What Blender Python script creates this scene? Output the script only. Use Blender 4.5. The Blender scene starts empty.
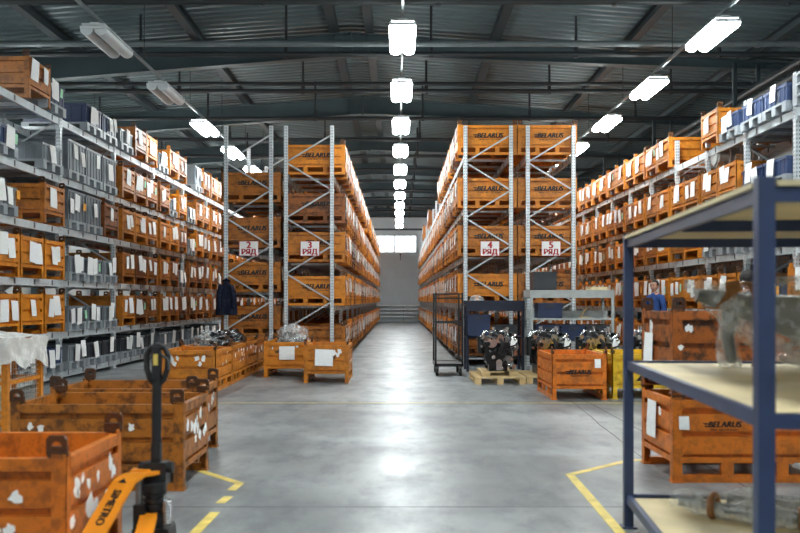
import bpy, bmesh, math, random
from mathutils import Vector, Matrix, noise
random.seed(7)
R = math.radians
S = bpy.context.scene
COL = S.collection
# ------------------------------------------------------------------ camera
cd = bpy.data.cameras.new('camera'); cam = bpy.data.objects.new('camera', cd); COL.objects.link(cam)
cam.location = (0, 0, 1.37); cam.rotation_euler = (R(90), 0, 0)
cd.sensor_width = 36; cd.lens = 868/800*36
cd.shift_x = 0.0025; cd.shift_y = 0.0419
cd.clip_end = 300
cd.dof.use_dof = True; cd.dof.focus_distance = 19; cd.dof.aperture_fstop = 2.4
S.camera = cam
# ------------------------------------------------------------------ world, exposure
w = bpy.data.worlds.new('sky'); S.world = w; w.use_nodes = True
w.node_tree.nodes['Background'].inputs[0].default_value = (0.86, 0.93, 1.0, 1)
w.node_tree.nodes['Background'].inputs[1].default_value = 5.0
S.view_settings.view_transform = 'Standard'; S.view_settings.look = 'None'
S.view_settings.gamma = 1.0; S.view_settings.use_curve_mapping = False
S.view_settings.exposure = 0.42
LAMP_POWER = 24.0
LAMP_GLOW = 30.0
# ------------------------------------------------------------------ materials
MAT = {}
def nt(name):
    m = bpy.data.materials.new(name); m.use_nodes = True
    MAT[name] = m
    t = m.node_tree; b = t.nodes['Principled BSDF']
    return m, t, b
def plain(name, col, rough=.5, metal=0, spec=.5, var=.12, scale=4, bump=0):
    m, t, b = nt(name)
    b.inputs['Roughness'].default_value = rough; b.inputs['Metallic'].default_value = metal
    b.inputs['Specular IOR Level'].default_value = spec
    tc = t.nodes.new('ShaderNodeTexCoord'); n = t.nodes.new('ShaderNodeTexNoise')
    n.inputs['Scale'].default_value = scale; n.inputs['Detail'].default_value = 5
    t.links.new(tc.outputs['Object'], n.inputs['Vector'])
    r = t.nodes.new('ShaderNodeValToRGB')
    r.color_ramp.elements[0].position = .3; r.color_ramp.elements[1].position = .7
    r.color_ramp.elements[0].color = tuple(c*(1-var) for c in col)+(1,)
    r.color_ramp.elements[1].color = tuple(min(1, c*(1+var)) for c in col)+(1,)
    t.links.new(n.outputs['Fac'], r.inputs['Fac']); t.links.new(r.outputs['Color'], b.inputs['Base Color'])
    if bump:
        bp = t.nodes.new('ShaderNodeBump'); bp.inputs['Strength'].default_value = bump; bp.inputs['Distance'].default_value = .02
        t.links.new(n.outputs['Fac'], bp.inputs['Height']); t.links.new(bp.outputs['Normal'], b.inputs['Normal'])
    return m
def math_node(t, op, a=None, b=None, clamp=False):
    n = t.nodes.new('ShaderNodeMath'); n.operation = op; n.use_clamp = clamp
    for i, v in enumerate((a, b)):
        if v is None: continue
        if isinstance(v, (int, float)): n.inputs[i].default_value = v
        else: t.links.new(v, n.inputs[i])
    return n.outputs[0]
def mixc(t, fac, a, b):
    n = t.nodes.new('ShaderNodeMix'); n.data_type = 'RGBA'
    if isinstance(fac, (int, float)): n.inputs[0].default_value = fac
    else: t.links.new(fac, n.inputs[0])
    for i, v in ((6, a), (7, b)):
        if isinstance(v, tuple): n.inputs[i].default_value = v
        else: t.links.new(v, n.inputs[i])
    return n.outputs[2]
def noise_node(t, vec, scale, detail=5, rough=.6):
    n = t.nodes.new('ShaderNodeTexNoise'); n.inputs['Scale'].default_value = scale
    n.inputs['Detail'].default_value = detail; n.inputs['Roughness'].default_value = rough
    t.links.new(vec, n.inputs['Vector']); return n.outputs['Fac']
def ramp(t, fac, p0, p1):
    n = t.nodes.new('ShaderNodeMapRange'); n.inputs[1].default_value = p0; n.inputs[2].default_value = p1
    n.interpolation_type = 'SMOOTHSTEP'; t.links.new(fac, n.inputs[0]); return n.outputs[0]
def painted(name, fixed=None, wear=.5, rough=.42):
    # worn paint: colour from the object's own colour, wear from its alpha
    m, t, b = nt(name)
    tc = t.nodes.new('ShaderNodeTexCoord'); oi = t.nodes.new('ShaderNodeObjectInfo')
    off = t.nodes.new('ShaderNodeVectorMath'); off.operation = 'ADD'
    sc = math_node(t, 'MULTIPLY', oi.outputs['Random'], 40.0)
    t.links.new(tc.outputs['Object'], off.inputs[0]); t.links.new(sc, off.inputs[1])
    v = off.outputs[0]
    base = oi.outputs['Color'] if fixed is None else fixed+(1,)
    n1 = noise_node(t, v, 3.2, 4); n2 = noise_node(t, v, 9, 8, .7); n3 = noise_node(t, v, 30, 4)
    dark = mixc(t, ramp(t, n1, .35, .75), base, (.0, .0, .0, 1))
    c = mixc(t, .2, base, dark)
    # rust and scuffs
    alpha = oi.outputs['Alpha'] if fixed is None else None
    thr = ramp(t, n2, .45, .62)
    wv = math_node(t, 'MULTIPLY', thr, alpha if alpha is not None else wear)
    c = mixc(t, wv, c, (.045, .018, .008, 1))
    thr2 = ramp(t, n3, .58, .68)
    wv2 = math_node(t, 'MULTIPLY', thr2, .25)
    c = mixc(t, wv2, c, (.12, .06, .03, 1))
    t.links.new(c, b.inputs['Base Color'])
    rr = math_node(t, 'ADD', math_node(t, 'MULTIPLY', n2, .25), rough-.1)
    t.links.new(rr, b.inputs['Roughness'])
    bp = t.nodes.new('ShaderNodeBump'); bp.inputs['Strength'].default_value = .15; bp.inputs['Distance'].default_value = .01
    t.links.new(n2, bp.inputs['Height']); t.links.new(bp.outputs['Normal'], b.inputs['Normal'])
    return m
painted('orange_paint')
ST = [(.80, .27, .012), (.62, .20, .012), (.40, .115, .012), (.20, .052, .012)]
for i, c in enumerate(ST): painted('stock_orange_%d' % i, c, .5)
painted('yellow_paint', (.74, .50, .02), .35)
plain('galvanised', (.50, .54, .56), .38, .3, .5, .15, 12)
plain('beam_grey', (.58, .63, .66), .42, .0, .5, .12, 5)
plain('beam_clip', (.09, .10, .11), .5)
plain('paper', (.93, .94, .94), .7, 0, .3, .05, 30)
plain('paper_orange', (.85, .36, .03), .7)
plain('paper_green', (.35, .70, .45), .7)
plain('grey_plastic', (.165, .19, .215), .45, 0, .5, .12, 3)
plain('pallet_plastic', (.27, .30, .33), .5, 0, .5, .12, 3)
plain('dark_plastic', (.035, .040, .048), .45, 0, .5, .2, 3)
plain('blue_plastic', (.028, .052, .135), .42, 0, .5, .15, 3)
plain('navy_plastic', (.018, .032, .085), .45, 0, .5, .2, 3)
plain('blue_steel', (.028, .046, .110), .4, 0, .5, .2, 6)
plain('navy_steel', (.010, .015, .036), .4, 0, .5, .2, 6)
plain('light_steel', (.40, .43, .43), .45, .1, .5, .15, 6)
plain('black_steel', (.010, .011, .013), .45, 0, .5, .3, 6)
plain('black_rubber', (.008, .008, .009), .6)
plain('cast_dark', (.010, .011, .012), .28, .2, .5, .5, 14, .3)
plain('cast_grey', (.24, .25, .255), .28, .8, .5, .35, 10, .2)
plain('chrome', (.62, .64, .66), .18, 1, .5, .1, 10)
plain('wood', (.55, .40, .20), .65, 0, .3, .25, 7)
plain('plywood', (.66, .55, .33), .55, 0, .4, .14, 2.5)
plain('truck_orange', (.80, .27, .01), .38, 0, .5, .1, 5)
plain('line_yellow', (.68, .52, .12), .5, 0, .5, .22, 9)
plain('print_black', (.012, .011, .010), .5)
plain('print_red', (.42, .02, .025), .5)
plain('sign_white', (.80, .80, .80), .45, 0, .5, .04)
plain('lamp_white', (.66, .70, .72), .4, 0, .5, .05)
plain('white_pipe', (.74, .77, .78), .35)
plain('dark_pipe', (.022, .026, .030), .5)
plain('silver_pipe', (.17, .20, .21), .4, .2)
plain('rafter_steel', (.058, .086, .096), .5, 0, .4, .1, 2)
plain('purlin_steel', (.030, .045, .052), .5, 0, .4, .15, 2)
plain('cloth_navy', (.014, .018, .035), .9, 0, .1, .3, 20, .3)
plain('cloth_blue', (.035, .075, .23), .9, 0, .1, .2, 20, .2)
plain('cloth_grey', (.16, .18, .20), .9, 0, .1, .2, 20, .2)
plain('skin', (.50, .27, .19), .55, 0, .4, .08, 10)
plain('hair', (.014, .011, .010), .6, 0, .4, .3, 60, .5)
plain('eye_dark', (.01, .008, .007), .3)
plain('tape_brown', (.30, .13, .045), .3, 0, .5, .2, 12)
plain('wall_panel', (.66, .71, .75), .5, 0, .4, .05, 1.5)
plain('wall_white', (.55, .60, .62), .55, 0, .4, .08, 1)
plain('mesh_wire', (.50, .50, .46), .4, .5)
# corrugated roof sheet
plain('roof_sheet', (.115, .160, .170), .42, .25, .5, .12, 1.2)
# perforated upright
def perforated():
    m, t, b = nt('upright_steel')
    tc = t.nodes.new('ShaderNodeTexCoord'); sp = t.nodes.new('ShaderNodeSeparateXYZ')
    t.links.new(tc.outputs['Object'], sp.inputs[0])
    zz = math_node(t, 'FRACT', math_node(t, 'DIVIDE', sp.outputs[2], .06))
    zh = math_node(t, 'LESS_THAN', math_node(t, 'ABSOLUTE', math_node(t, 'SUBTRACT', zz, .5)), .24)
    def near(o, half):
        a = math_node(t, 'ABSOLUTE', o)
        return math_node(t, 'LESS_THAN', math_node(t, 'ABSOLUTE', math_node(t, 'SUBTRACT', a, half)), .006)
    hole = math_node(t, 'MULTIPLY', zh, math_node(t, 'MAXIMUM', near(sp.outputs[0], .018), near(sp.outputs[1], .018)))
    n = noise_node(t, tc.outputs['Object'], 9)
    base = mixc(t, n, (.54, .58, .61, 1), (.72, .76, .79, 1))
    c = mixc(t, hole, base, (.10, .11, .12, 1))
    t.links.new(c, b.inputs['Base Color']); b.inputs['Metallic'].default_value = .35; b.inputs['Roughness'].default_value = .4
perforated()
# polished concrete
def concrete():
    m, t, b = nt('concrete')
    tc = t.nodes.new('ShaderNodeTexCoord'); v = tc.outputs['Object']
    mp = t.nodes.new('ShaderNodeMapping'); t.links.new(v, mp.inputs[0]); mp.inputs['Scale'].default_value = (1, .45, 1)
    n1 = noise_node(t, v, .55, 6, .6); n2 = noise_node(t, mp.outputs[0], 2.6, 8, .68); n3 = noise_node(t, v, 22, 5)
    # swirled trowel and tyre marks
    dist = t.nodes.new('ShaderNodeTexWave'); dist.wave_type = 'RINGS'; dist.inputs['Scale'].default_value = .35
    dist.inputs['Distortion'].default_value = 16; dist.inputs['Detail'].default_value = 4; dist.inputs['Detail Scale'].default_value = .8
    t.links.new(v, dist.inputs['Vector'])
    c = mixc(t, ramp(t, n1, .3, .7), (.125, .138, .144, 1), (.270, .290, .297, 1))
    c = mixc(t, math_node(t, 'MULTIPLY', ramp(t, n2, .42, .68), .72), c, (.080, .090, .098, 1))
    c = mixc(t, math_node(t, 'MULTIPLY', math_node(t, 'MULTIPLY', ramp(t, dist.outputs['Fac'], .80, .98), ramp(t, n1, .42, .62)), .20), c, (.42, .45, .46, 1))
    c = mixc(t, math_node(t, 'MULTIPLY', ramp(t, n3, .55, .8), .2), c, (.12, .13, .14, 1))
    t.links.new(c, b.inputs['Base Color'])
    rr = math_node(t, 'ADD', math_node(t, 'MULTIPLY', n2, .30), math_node(t, 'MULTIPLY', dist.outputs['Fac'], .05))
    rr = math_node(t, 'ADD', rr, .21)
    t.links.new(rr, b.inputs['Roughness']); b.inputs['Specular IOR Level'].default_value = .55
    bp = t.nodes.new('ShaderNodeBump'); bp.inputs['Strength'].default_value = .06; bp.inputs['Distance'].default_value = .01
    t.links.new(n3, bp.inputs['Height']); t.links.new(bp.outputs['Normal'], b.inputs['Normal'])
concrete()
def film(name, col, alpha, rough=.12):
    m, t, b = nt(name)
    b.inputs['Base Color'].default_value = col+(1,); b.inputs['Roughness'].default_value = rough
    b.inputs['Specular IOR Level'].default_value = .8
    tc = t.nodes.new('ShaderNodeTexCoord'); n = noise_node(t, tc.outputs['Object'], 7, 3)
    a = math_node(t, 'ADD', math_node(t, 'MULTIPLY', ramp(t, n, .40, .80), .5), alpha, True)
    t.links.new(a, b.inputs['Alpha'])
    bp = t.nodes.new('ShaderNodeBump'); bp.inputs['Strength'].default_value = .6; bp.inputs['Distance'].default_value = .03
    t.links.new(n, bp.inputs['Height']); t.links.new(bp.outputs['Normal'], b.inputs['Normal'])
film('clear_film', (.88, .91, .92), .16, .07)
plain('cast_part', (.13, .14, .14), .35, .2, .5, .08, 4)
film('white_film', (.85, .85, .82), .72, .3)
film('black_film', (.012, .013, .016), .9, .18)
def glow(name, col, s):
    m, t, b = nt(name); b.inputs['Base Color'].default_value = (.9, .9, .9, 1)
    b.inputs['Emission Color'].default_value = col+(1,); b.inputs['Emission Strength'].default_value = s
glow('lamp_lit', (.92, .98, .97), LAMP_GLOW)
def glass():
    m, t, b = nt('window_glass')
    b.inputs['Base Color'].default_value = (1, 1, 1, 1); b.inputs['Roughness'].default_value = .02; b.inputs['Alpha'].default_value = .12
glass()
# ------------------------------------------------------------------ mesh helpers
class MB:
    def __init__(s): s.v = []; s.f = []; s.m = []; s.s = []
    def add(s, vs, fs, mi=0, sm=False):
        o = len(s.v); s.v += [tuple(v) for v in vs]
        for f in fs: s.f.append(tuple(i+o for i in f)); s.m.append(mi); s.s.append(sm)
        return s
    def box(s, c, d, mi=0, rz=0, M=None):
        x, y, z = (k/2 for k in d)
        vs = [Vector((a*x, b*y, e*z)) for e in (-1, 1) for b in (-1, 1) for a in (-1, 1)]
        if rz: q = Matrix.Rotation(rz, 3, 'Z'); vs = [q @ v for v in vs]
        if M is not None: vs = [M @ v for v in vs]
        c = Vector(c)
        return s.add([v+c for v in vs], [(0, 2, 3, 1), (4, 5, 7, 6), (0, 1, 5, 4), (2, 6, 7, 3), (0, 4, 6, 2), (1, 3, 7, 5)], mi)
    def b2(s, x0, x1, y0, y1, z0, z1, mi=0):
        return s.box(((x0+x1)/2, (y0+y1)/2, (z0+z1)/2), (x1-x0, y1-y0, z1-z0), mi)
    def bar(s, p0, p1, w, h, mi=0, up=(0, 0, 1)):
        p0 = Vector(p0); p1 = Vector(p1); d = p1-p0; L = d.length; d.normalize()
        up = Vector(up)
        if abs(d.dot(up)) > .99: up = Vector((0, 1, 0))
        x = d.cross(up).normalized(); z = x.cross(d)
        M = Matrix((x, d, z)).transposed()
        return s.box((p0+p1)/2, (w, L, h), mi, M=M)
    def cyl(s, p0, p1, r, n=12, mi=0, r2=None, caps=True):
        p0 = Vector(p0); p1 = Vector(p1); d = (p1-p0).normalized(); r2 = r if r2 is None else r2
        a = d.orthogonal().normalized(); b = d.cross(a)
        vs = []
        for p, q in ((p0, r), (p1, r2)):
            for i in range(n):
                t = 2*math.pi*i/n; vs.append(p+(a*math.cos(t)+b*math.sin(t))*q)
        s.add(vs, [(i, (i+1) % n, n+(i+1) % n, n+i) for i in range(n)], mi, True)
        if caps: s.add(vs, [tuple(range(n-1, -1, -1)), tuple(range(n, 2*n))], mi)
        return s
    def tube(s, pts, r, n=8, mi=0, closed=False, caps=True):
        pts = [Vector(p) for p in pts]; N = len(pts)
        rs = r if isinstance(r, (list, tuple)) else [r]*N
        vs = []; a = None
        for k, p in enumerate(pts):
            if closed: d = pts[(k+1) % N]-pts[k-1]
            else: d = pts[min(k+1, N-1)]-pts[max(k-1, 0)]
            d.normalize()
            if a is None: a = d.orthogonal().normalized()
            else: a = (a-d*a.dot(d)).normalized()
            b = d.cross(a)
            for i in range(n):
                t = 2*math.pi*i/n; vs.append(p+(a*math.cos(t)+b*math.sin(t))*rs[k])
        fs = []
        for k in range(N if closed else N-1):
            k2 = (k+1) % N
            for i in range(n): fs.append((k*n+i, k*n+(i+1) % n, k2*n+(i+1) % n, k2*n+i))
        s.add(vs, fs, mi, True)
        if not closed and caps: s.add(vs, [tuple(range(n-1, -1, -1)), tuple(range((N-1)*n, N*n))], mi)
        return s
    def sph(s, c, r, nu=14, nv=9, mi=0, fn=None):
        c = Vector(c); r = r if isinstance(r, (tuple, list)) else (r, r, r)
        vs = [Vector((0, 0, -1))]
        for j in range(1, nv):
            ph = -math.pi/2+math.pi*j/nv
            for i in range(nu):
                t = 2*math.pi*i/nu; vs.append(Vector((math.cos(ph)*math.cos(t), math.cos(ph)*math.sin(t), math.sin(ph))))
        vs.append(Vector((0, 0, 1)))
        out = []
        for v in vs:
            q = Vector((v.x*r[0], v.y*r[1], v.z*r[2]))
            if fn: q = fn(q, v)
            out.append(q+c)
        fs = [(0, 1+(i+1) % nu, 1+i) for i in range(nu)]
        for j in range(nv-2):
            o = 1+j*nu
            for i in range(nu): fs.append((o+i, o+(i+1) % nu, o+nu+(i+1) % nu, o+nu+i))
        o = 1+(nv-2)*nu; fs += [(o+i, o+(i+1) % nu, len(vs)-1) for i in range(nu)]
        return s.add(out, fs, mi, True)
    def prism(s, pts, axis, t0, t1, mi=0):
        # 2D outline extruded along an axis ('x': pts are (y,z); 'y': (x,z); 'z': (x,y))
        def P(p, t): return {'x': (t, p[0], p[1]), 'y': (p[0], t, p[1]), 'z': (p[0], p[1], t)}[axis]
        n = len(pts); vs = [P(p, t0) for p in pts]+[P(p, t1) for p in pts]
        return s.add(vs, [(i, (i+1) % n, n+(i+1) % n, n+i) for i in range(n)]+[tuple(range(n-1, -1, -1)), tuple(range(n, 2*n))], mi)
    def ringplate(s, cx, cz, w, h, r, y0, y1, mi=0, n=16):
        # plate in the XZ plane with a round hole
        out = []; inn = []
        for i in range(n):
            t = 2*math.pi*(i+.5)/n; c, q = math.cos(t), math.sin(t); k = 1/max(abs(c), abs(q))
            k = min(k, 1.22)
            out.append((cx+c*k*w/2, cz+q*k*h/2)); inn.append((cx+c*r, cz+q*r))
        vs = [(p[0], y, p[1]) for y in (y0, y1) for ring in (out, inn) for p in ring]
        fs = []
        for i in range(n):
            j = (i+1) % n
            fs += [(i, j, n+j, n+i), (2*n+i, 3*n+i, 3*n+j, 2*n+j), (i, 2*n+i, 2*n+j, j), (n+i, n+j, 3*n+j, 3*n+i)]
        return s.add(vs, fs, mi)
    def mesh(s, name, mats):
        me = bpy.data.meshes.new(name); me.from_pydata(s.v, [], s.f)
        for m in ([mats] if isinstance(mats, str) else mats): me.materials.append(MAT[m])
        me.polygons.foreach_set('material_index', s.m); me.polygons.foreach_set('use_smooth', s.s)
        bm = bmesh.new(); bm.from_mesh(me); bmesh.ops.recalc_face_normals(bm, faces=bm.faces); bm.to_mesh(me); bm.free()
        me.update(); return me
def obj(name, me, parent=None, loc=(0, 0, 0), rot=(0, 0, 0), color=None):
    o = bpy.data.objects.new(name, me); COL.objects.link(o)
    o.location = loc; o.rotation_euler = rot; o.parent = parent
    if color: o.color = color
    return o
def tag(o, label, cat, group=None):
    o['label'] = label; o['category'] = cat
    if group: o['group'] = group
    return o
def thing(name, loc, rz, label, cat, group=None):
    return tag(obj(name, None, None, loc, (0, 0, rz)), label, cat, group)
def struct(o): o['kind'] = 'structure'; return o
def text_mesh(name, body, size, mat, bold=0, shear=0, depth=.001):
    cu = bpy.data.curves.new(name, 'FONT'); cu.body = body; cu.size = size; cu.align_x = 'CENTER'; cu.align_y = 'CENTER'
    cu.offset = 0; cu.shear = shear; cu.extrude = depth; cu.resolution_u = 3
    o = bpy.data.objects.new(name, cu); COL.objects.link(o)
    dg = bpy.context.evaluated_depsgraph_get(); me = bpy.data.meshes.new_from_object(o.evaluated_get(dg))
    bpy.data.objects.remove(o); bpy.data.curves.remove(cu)
    if bold:
        bm = bmesh.new()
        for k in range(5):
            c_ = me.copy(); c_.transform(Matrix.Translation((bold*(k-2)/2, bold*(k % 2)*.5, depth*.1*k))); bm.from_mesh(c_); bpy.data.meshes.remove(c_)
        bm.to_mesh(me); bm.free()
    me.transform(Matrix.Rotation(R(90), 4, 'X'))      # stands upright, reads from -Y
    me.materials.clear(); me.materials.append(MAT[mat]); me.name = name
    return me
def jitter(v, amp, sc, seed=0):
    return Vector(v)+noise.noise_vector(Vector(v)*sc+Vector((seed*7.3, seed*3.1, seed*1.7)))*amp
ORD = ['first', 'second', 'third', 'fourth', 'fifth', 'sixth', 'seventh', 'eighth', 'ninth', 'tenth', 'eleventh', 'twelfth',
       'thirteenth', 'fourteenth', 'fifteenth', 'sixteenth', 'seventeenth', 'eighteenth', 'nineteenth', 'twentieth']+['%dth' % k for k in range(21, 60)]
# ------------------------------------------------------------------ room shell
XL, XR, YB, YF, RIDGE = -13.0, 10.5, -8.0, 55.0, -1.0
def roofz(x): return 7.35-.07*abs(x-RIDGE)
mb = MB(); mb.b2(XL, XR, YB, YF, -.2, 0)
floor = struct(obj('floor', mb.mesh('floor', 'concrete')))
plain('joint_dark', (.07, .075, .08), .7)
for k, y in enumerate((5.75, 11.42, 17.1, 22.8, 28.5)):
    mb = MB(); mb.b2(XL, XR, -.006, .006, 0, .0006); obj('slab_joint', mb.mesh('slab_joint', 'joint_dark'), floor, (0, y, 0))
for k, x in enumerate((-4.4, 2.55)):
    mb = MB(); mb.b2(-.006, .006, YB, YF, 0, .0006); obj('slab_joint', mb.mesh('slab_joint', 'joint_dark'), floor, (x, 0, 0))
mb = MB(); mb.tube([(2.35, 11.8, 0), (2.30, 10.9, 0), (2.27, 10.2, 0), (2.21, 9.5, 0), (2.19, 8.8, 0), (2.14, 8.1, 0), (2.12, 7.4, 0)], .0035, 4)
obj('floor_crack', mb.mesh('floor_crack', 'joint_dark'), floor)
mb = MB()
def floorline(pts, wd):
    for (x0, y0), (x1, y1) in zip(pts, pts[1:]): mb.bar((x0, y0, .0012), (x1, y1, .0012), wd, .0024)
floorline([(1.26, 3.2), (1.35, 6.8)], .065); floorline([(1.33, 6.79), (1.98, 7.42), (4.4, 7.5)], .065)
obj('yellow_floor_line', mb.mesh('yellow_floor_line', 'line_yellow'), floor)
mb = MB(); floorline([(-1.18, 6.48), (-1.62, 7.0)], .065)
for a, b_ in ((6.5, 6.25), (6.05, 5.85), (5.6, 4.9), (4.7, 3.6)): floorline([(-1.18, a), (-1.2, b_)], .065)
obj('yellow_floor_line', mb.mesh('yellow_floor_line', 'line_yellow'), floor)
mb = MB(); floorline([(-5.4, 11.55), (5.4, 11.55)], .03)
obj('yellow_floor_line', mb.mesh('yellow_floor_line', 'line_yellow'), floor)
# walls
mb = MB(); mb.b2(XL-.2, XL, YB, YF, 0, roofz(XL)+.3); struct(obj('wall_left', mb.mesh('wall_left', 'wall_white')))
mb = MB(); mb.b2(XR, XR+.2, YB, YF, 0, roofz(XR)+.3); struct(obj('wall_right', mb.mesh('wall_right', 'wall_white')))
mb = MB(); mb.b2(XL, XR, YB-.2, YB, 0, 7.7); struct(obj('wall_front', mb.mesh('wall_front', 'wall_white')))
wx0, wx1, wz0, wz1 = -2.95, 1.12, 4.42, 5.42
mb = MB()
mb.b2(XL, wx0, YF, YF+.2, 0, 7.7); mb.b2(wx1, XR, YF, YF+.2, 0, 7.7); mb.b2(wx0, wx1, YF, YF+.2, 0, wz0); mb.b2(wx0, wx1, YF, YF+.2, wz1, 7.7)
wb = struct(obj('wall_back', mb.mesh('wall_back', 'wall_panel')))
pm = MB(); pm.b2(-.47, .47, -.03, 0, .02, wz0-.14); pm = pm.mesh('wall_panel', 'wall_panel')
for k in range(12): obj('wall_panel', pm, wb, (-5.5+k, YF-.002, 0))
pm = MB(); pm.b2(-.47, .47, -.03, 0, wz1+.12, 6.7); pm = pm.mesh('wall_panel', 'wall_panel')
for k in range(12): obj('wall_panel', pm, wb, (-5.5+k, YF-.002, 0))
wn = struct(obj('window_1', None, None, (0, YF, 0)))
mb = MB(); t = .07
mb.b2(wx0-.1, wx1+.1, -.06, .1, wz0-.12, wz0); mb.b2(wx0-.1, wx1+.1, -.06, .1, wz1, wz1+.1)
mb.b2(wx0-.1, wx0, -.06, .1, wz0, wz1); mb.b2(wx1, wx1+.1, -.06, .1, wz0, wz1)
obj('window_frame', mb.mesh('window_frame', 'white_pipe'), wn)
pw = (wx1-wx0)/3
for k in (1, 2):
    mb = MB(); mb.b2(-.05, .05, -.03, .1, wz0, wz1); obj('mullion', mb.mesh('mullion', 'white_pipe'), wn, (wx0+pw*k, 0, 0))
for k in range(3):
    mb = MB(); mb.b2(.05, pw-.05, .04, .05, wz0, wz1); obj('pane', mb.mesh('pane', 'window_glass'), wn, (wx0+pw*k, 0, 0))
mb = MB(); mb.b2(XL, XR, YF-.06, YF, 5.78, 5.9); struct(obj('trim_1', mb.mesh('trim_1', 'rafter_steel')))
t_ = thing('heating_pipes', (0, YF-.2, 0), 0, 'four white horizontal heating pipes along the far wall', 'heating pipe')
pm = MB(); pm.cyl((-5.8, 0, 0), (5.8, 0, 0), .06, 10); pm = pm.mesh('pipe', 'white_pipe')
for z in (.3, .52, .76, 1.0): obj('pipe', pm, t_, (0, 0, z))
pm = MB(); pm.b2(-.03, .03, .04, .14, 0, 1.08); pm = pm.mesh('bracket', 'light_steel')
for x in (-5, -2.5, .35, 2.8, 5): obj('bracket', pm, t_, (x, 0, 0))
mb = MB(); mb.cyl((0, 0, 0), (0, 0, .34), .02, 8); mb.box((0, 0, .36), (.1, .08, .1))
tag(obj('wall_sensor', mb.mesh('wall_sensor', 'dark_pipe'), None, (.15, YF-.08, 3.9)), 'small dark sensor on a stem below the bright window', 'sensor')
# ceiling: corrugated sheet, ridged across the building
mb = MB()
prof = []; y = YB; per = .27
while y < YF:
    prof += [(y, 0), (y+.10, 0), (y+.135, .055), (y+.235, .055)]; y += per
for side in (-1, 1):
    xe = XL-.2 if side < 0 else XR+.2
    vs = [(RIDGE, py, roofz(RIDGE)+pz) for py, pz in prof]+[(xe, py, roofz(xe)+pz) for py, pz in prof]
    n = len(prof); mb.add(vs, [(i, i+1, n+i+1, n+i) for i in range(n-1)])
ceil = struct(obj('ceiling', mb.mesh('ceiling', 'roof_sheet')))
pm = MB(); pm.b2(-.09, .09, YB, YF, -.015, 0); pm.b2(-.015, .015, YB, YF, -.19, -.015); pm.b2(-.09, .09, YB, YF, -.205, -.19); pm = pm.mesh('purlin', 'purlin_steel')
for x in (-12.4, -9.8, -7.0, -4.3, -1.38, -.62, 2.1, 4.9, 7.6, 10.1): obj('purlin', pm, ceil, (x, 0, roofz(x)))
mb = MB()
def rafter():
    m = MB()
    for side in (-1, 1):
        xe = XL if side < 0 else XR
        pts = [(RIDGE, roofz(RIDGE)-.2), (xe, roofz(xe)-.2), (xe, 6.66-(.08 if side < 0 else .035)*abs(xe-RIDGE)), (RIDGE, 6.66)]
        m.prism(pts, 'y', -.01, .01)
        m.bar((RIDGE, 0, 6.66), (xe, 0, 6.66-(.08 if side < 0 else .035)*abs(xe-RIDGE)), .22, .02)
        m.bar((RIDGE, 0, roofz(RIDGE)-.215), (xe, 0, roofz(xe)-.215), .22, .02)
        m.b2(RIDGE+side*.35-.01, RIDGE+side*.35+.01, -.1, .1, 6.63, roofz(RIDGE)-.24)
    m.b2(RIDGE-.015, RIDGE+.015, -.12, .12, 6.6, roofz(RIDGE)-.2)
    for k in range(5): m.box((RIDGE-.3+.15*k, 0, roofz(RIDGE)-.245), (.05, .2, .03))
    return m.mesh('rafter', 'rafter_steel')
rm = rafter()
for k in range(-4, 7): obj('rafter', rm, ceil, (0, 18.8+5.9*k, 0))
# steel columns along the side walls
cm = MB(); cm.b2(-.15, .15, -.1, -.085, 0, 6.0); cm.b2(-.15, .15, .085, .1, 0, 6.0); cm.b2(-.008, .008, -.085, .085, 0, 6.0); cm = cm.mesh('column', 'rafter_steel')
for k in range(-4, 7):
    for x in (XL+.25, XR-.25): struct(obj('trim_2', cm, None, (x, 18.8+5.9*k, 0)))
# dark cross pipes on hangers
bm_ = MB(); bm_.cyl((-10.2, 0, 0), (8.4, 0, 0), .055, 8); bm_ = bm_.mesh('pipe_run', 'dark_pipe')
hangs = (-8.05, -5.13, -2.23, .66, 3.55, 6.4)
hm = {}
for x in hangs:
    h = MB(); h.cyl((0, 0, -.07), (0, 0, roofz(x)-6.27), .028, 6); h.cyl((0, 0, -.07), (0, 0, .22), .045, 8); hm[x] = h.mesh('hanger', 'dark_pipe')
for k in range(-4, 13):
    y = 14.25+3.06*k
    t_ = thing('cross_pipe', (0, y, 6.27), 0, '%s dark cross pipe from the far wall, slung on rod hangers' % ORD[12-k], 'pipe', 'dark cross pipes under the roof')
    obj('pipe_run', bm_, t_)
    for x in hangs: obj('hanger', hm[x], t_, (x, 0, 0))
pm = MB(); pm.cyl((-10.2, 0, 0), (8.4, 0, 0), .06, 10)
for x in (-7, 0, 7): pm.cyl((x-.05, 0, 0), (x+.05, 0, 0), .075, 10)
tag(obj('silver_pipe', pm.mesh('silver_pipe', 'silver_pipe'), None, (0, 16.9, 6.36)), 'silvery pipe running crosswise just above a dark cross pipe', 'pipe')
pm = MB(); pm.cyl((-10.2, 0, 0), (8.4, 0, 0), .045, 8)
tag(obj('upper_pipe', pm.mesh('upper_pipe', 'dark_pipe'), None, (0, 20.2, 6.4)), 'thin dark pipe doubling one cross pipe, running just above it', 'pipe')
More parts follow.
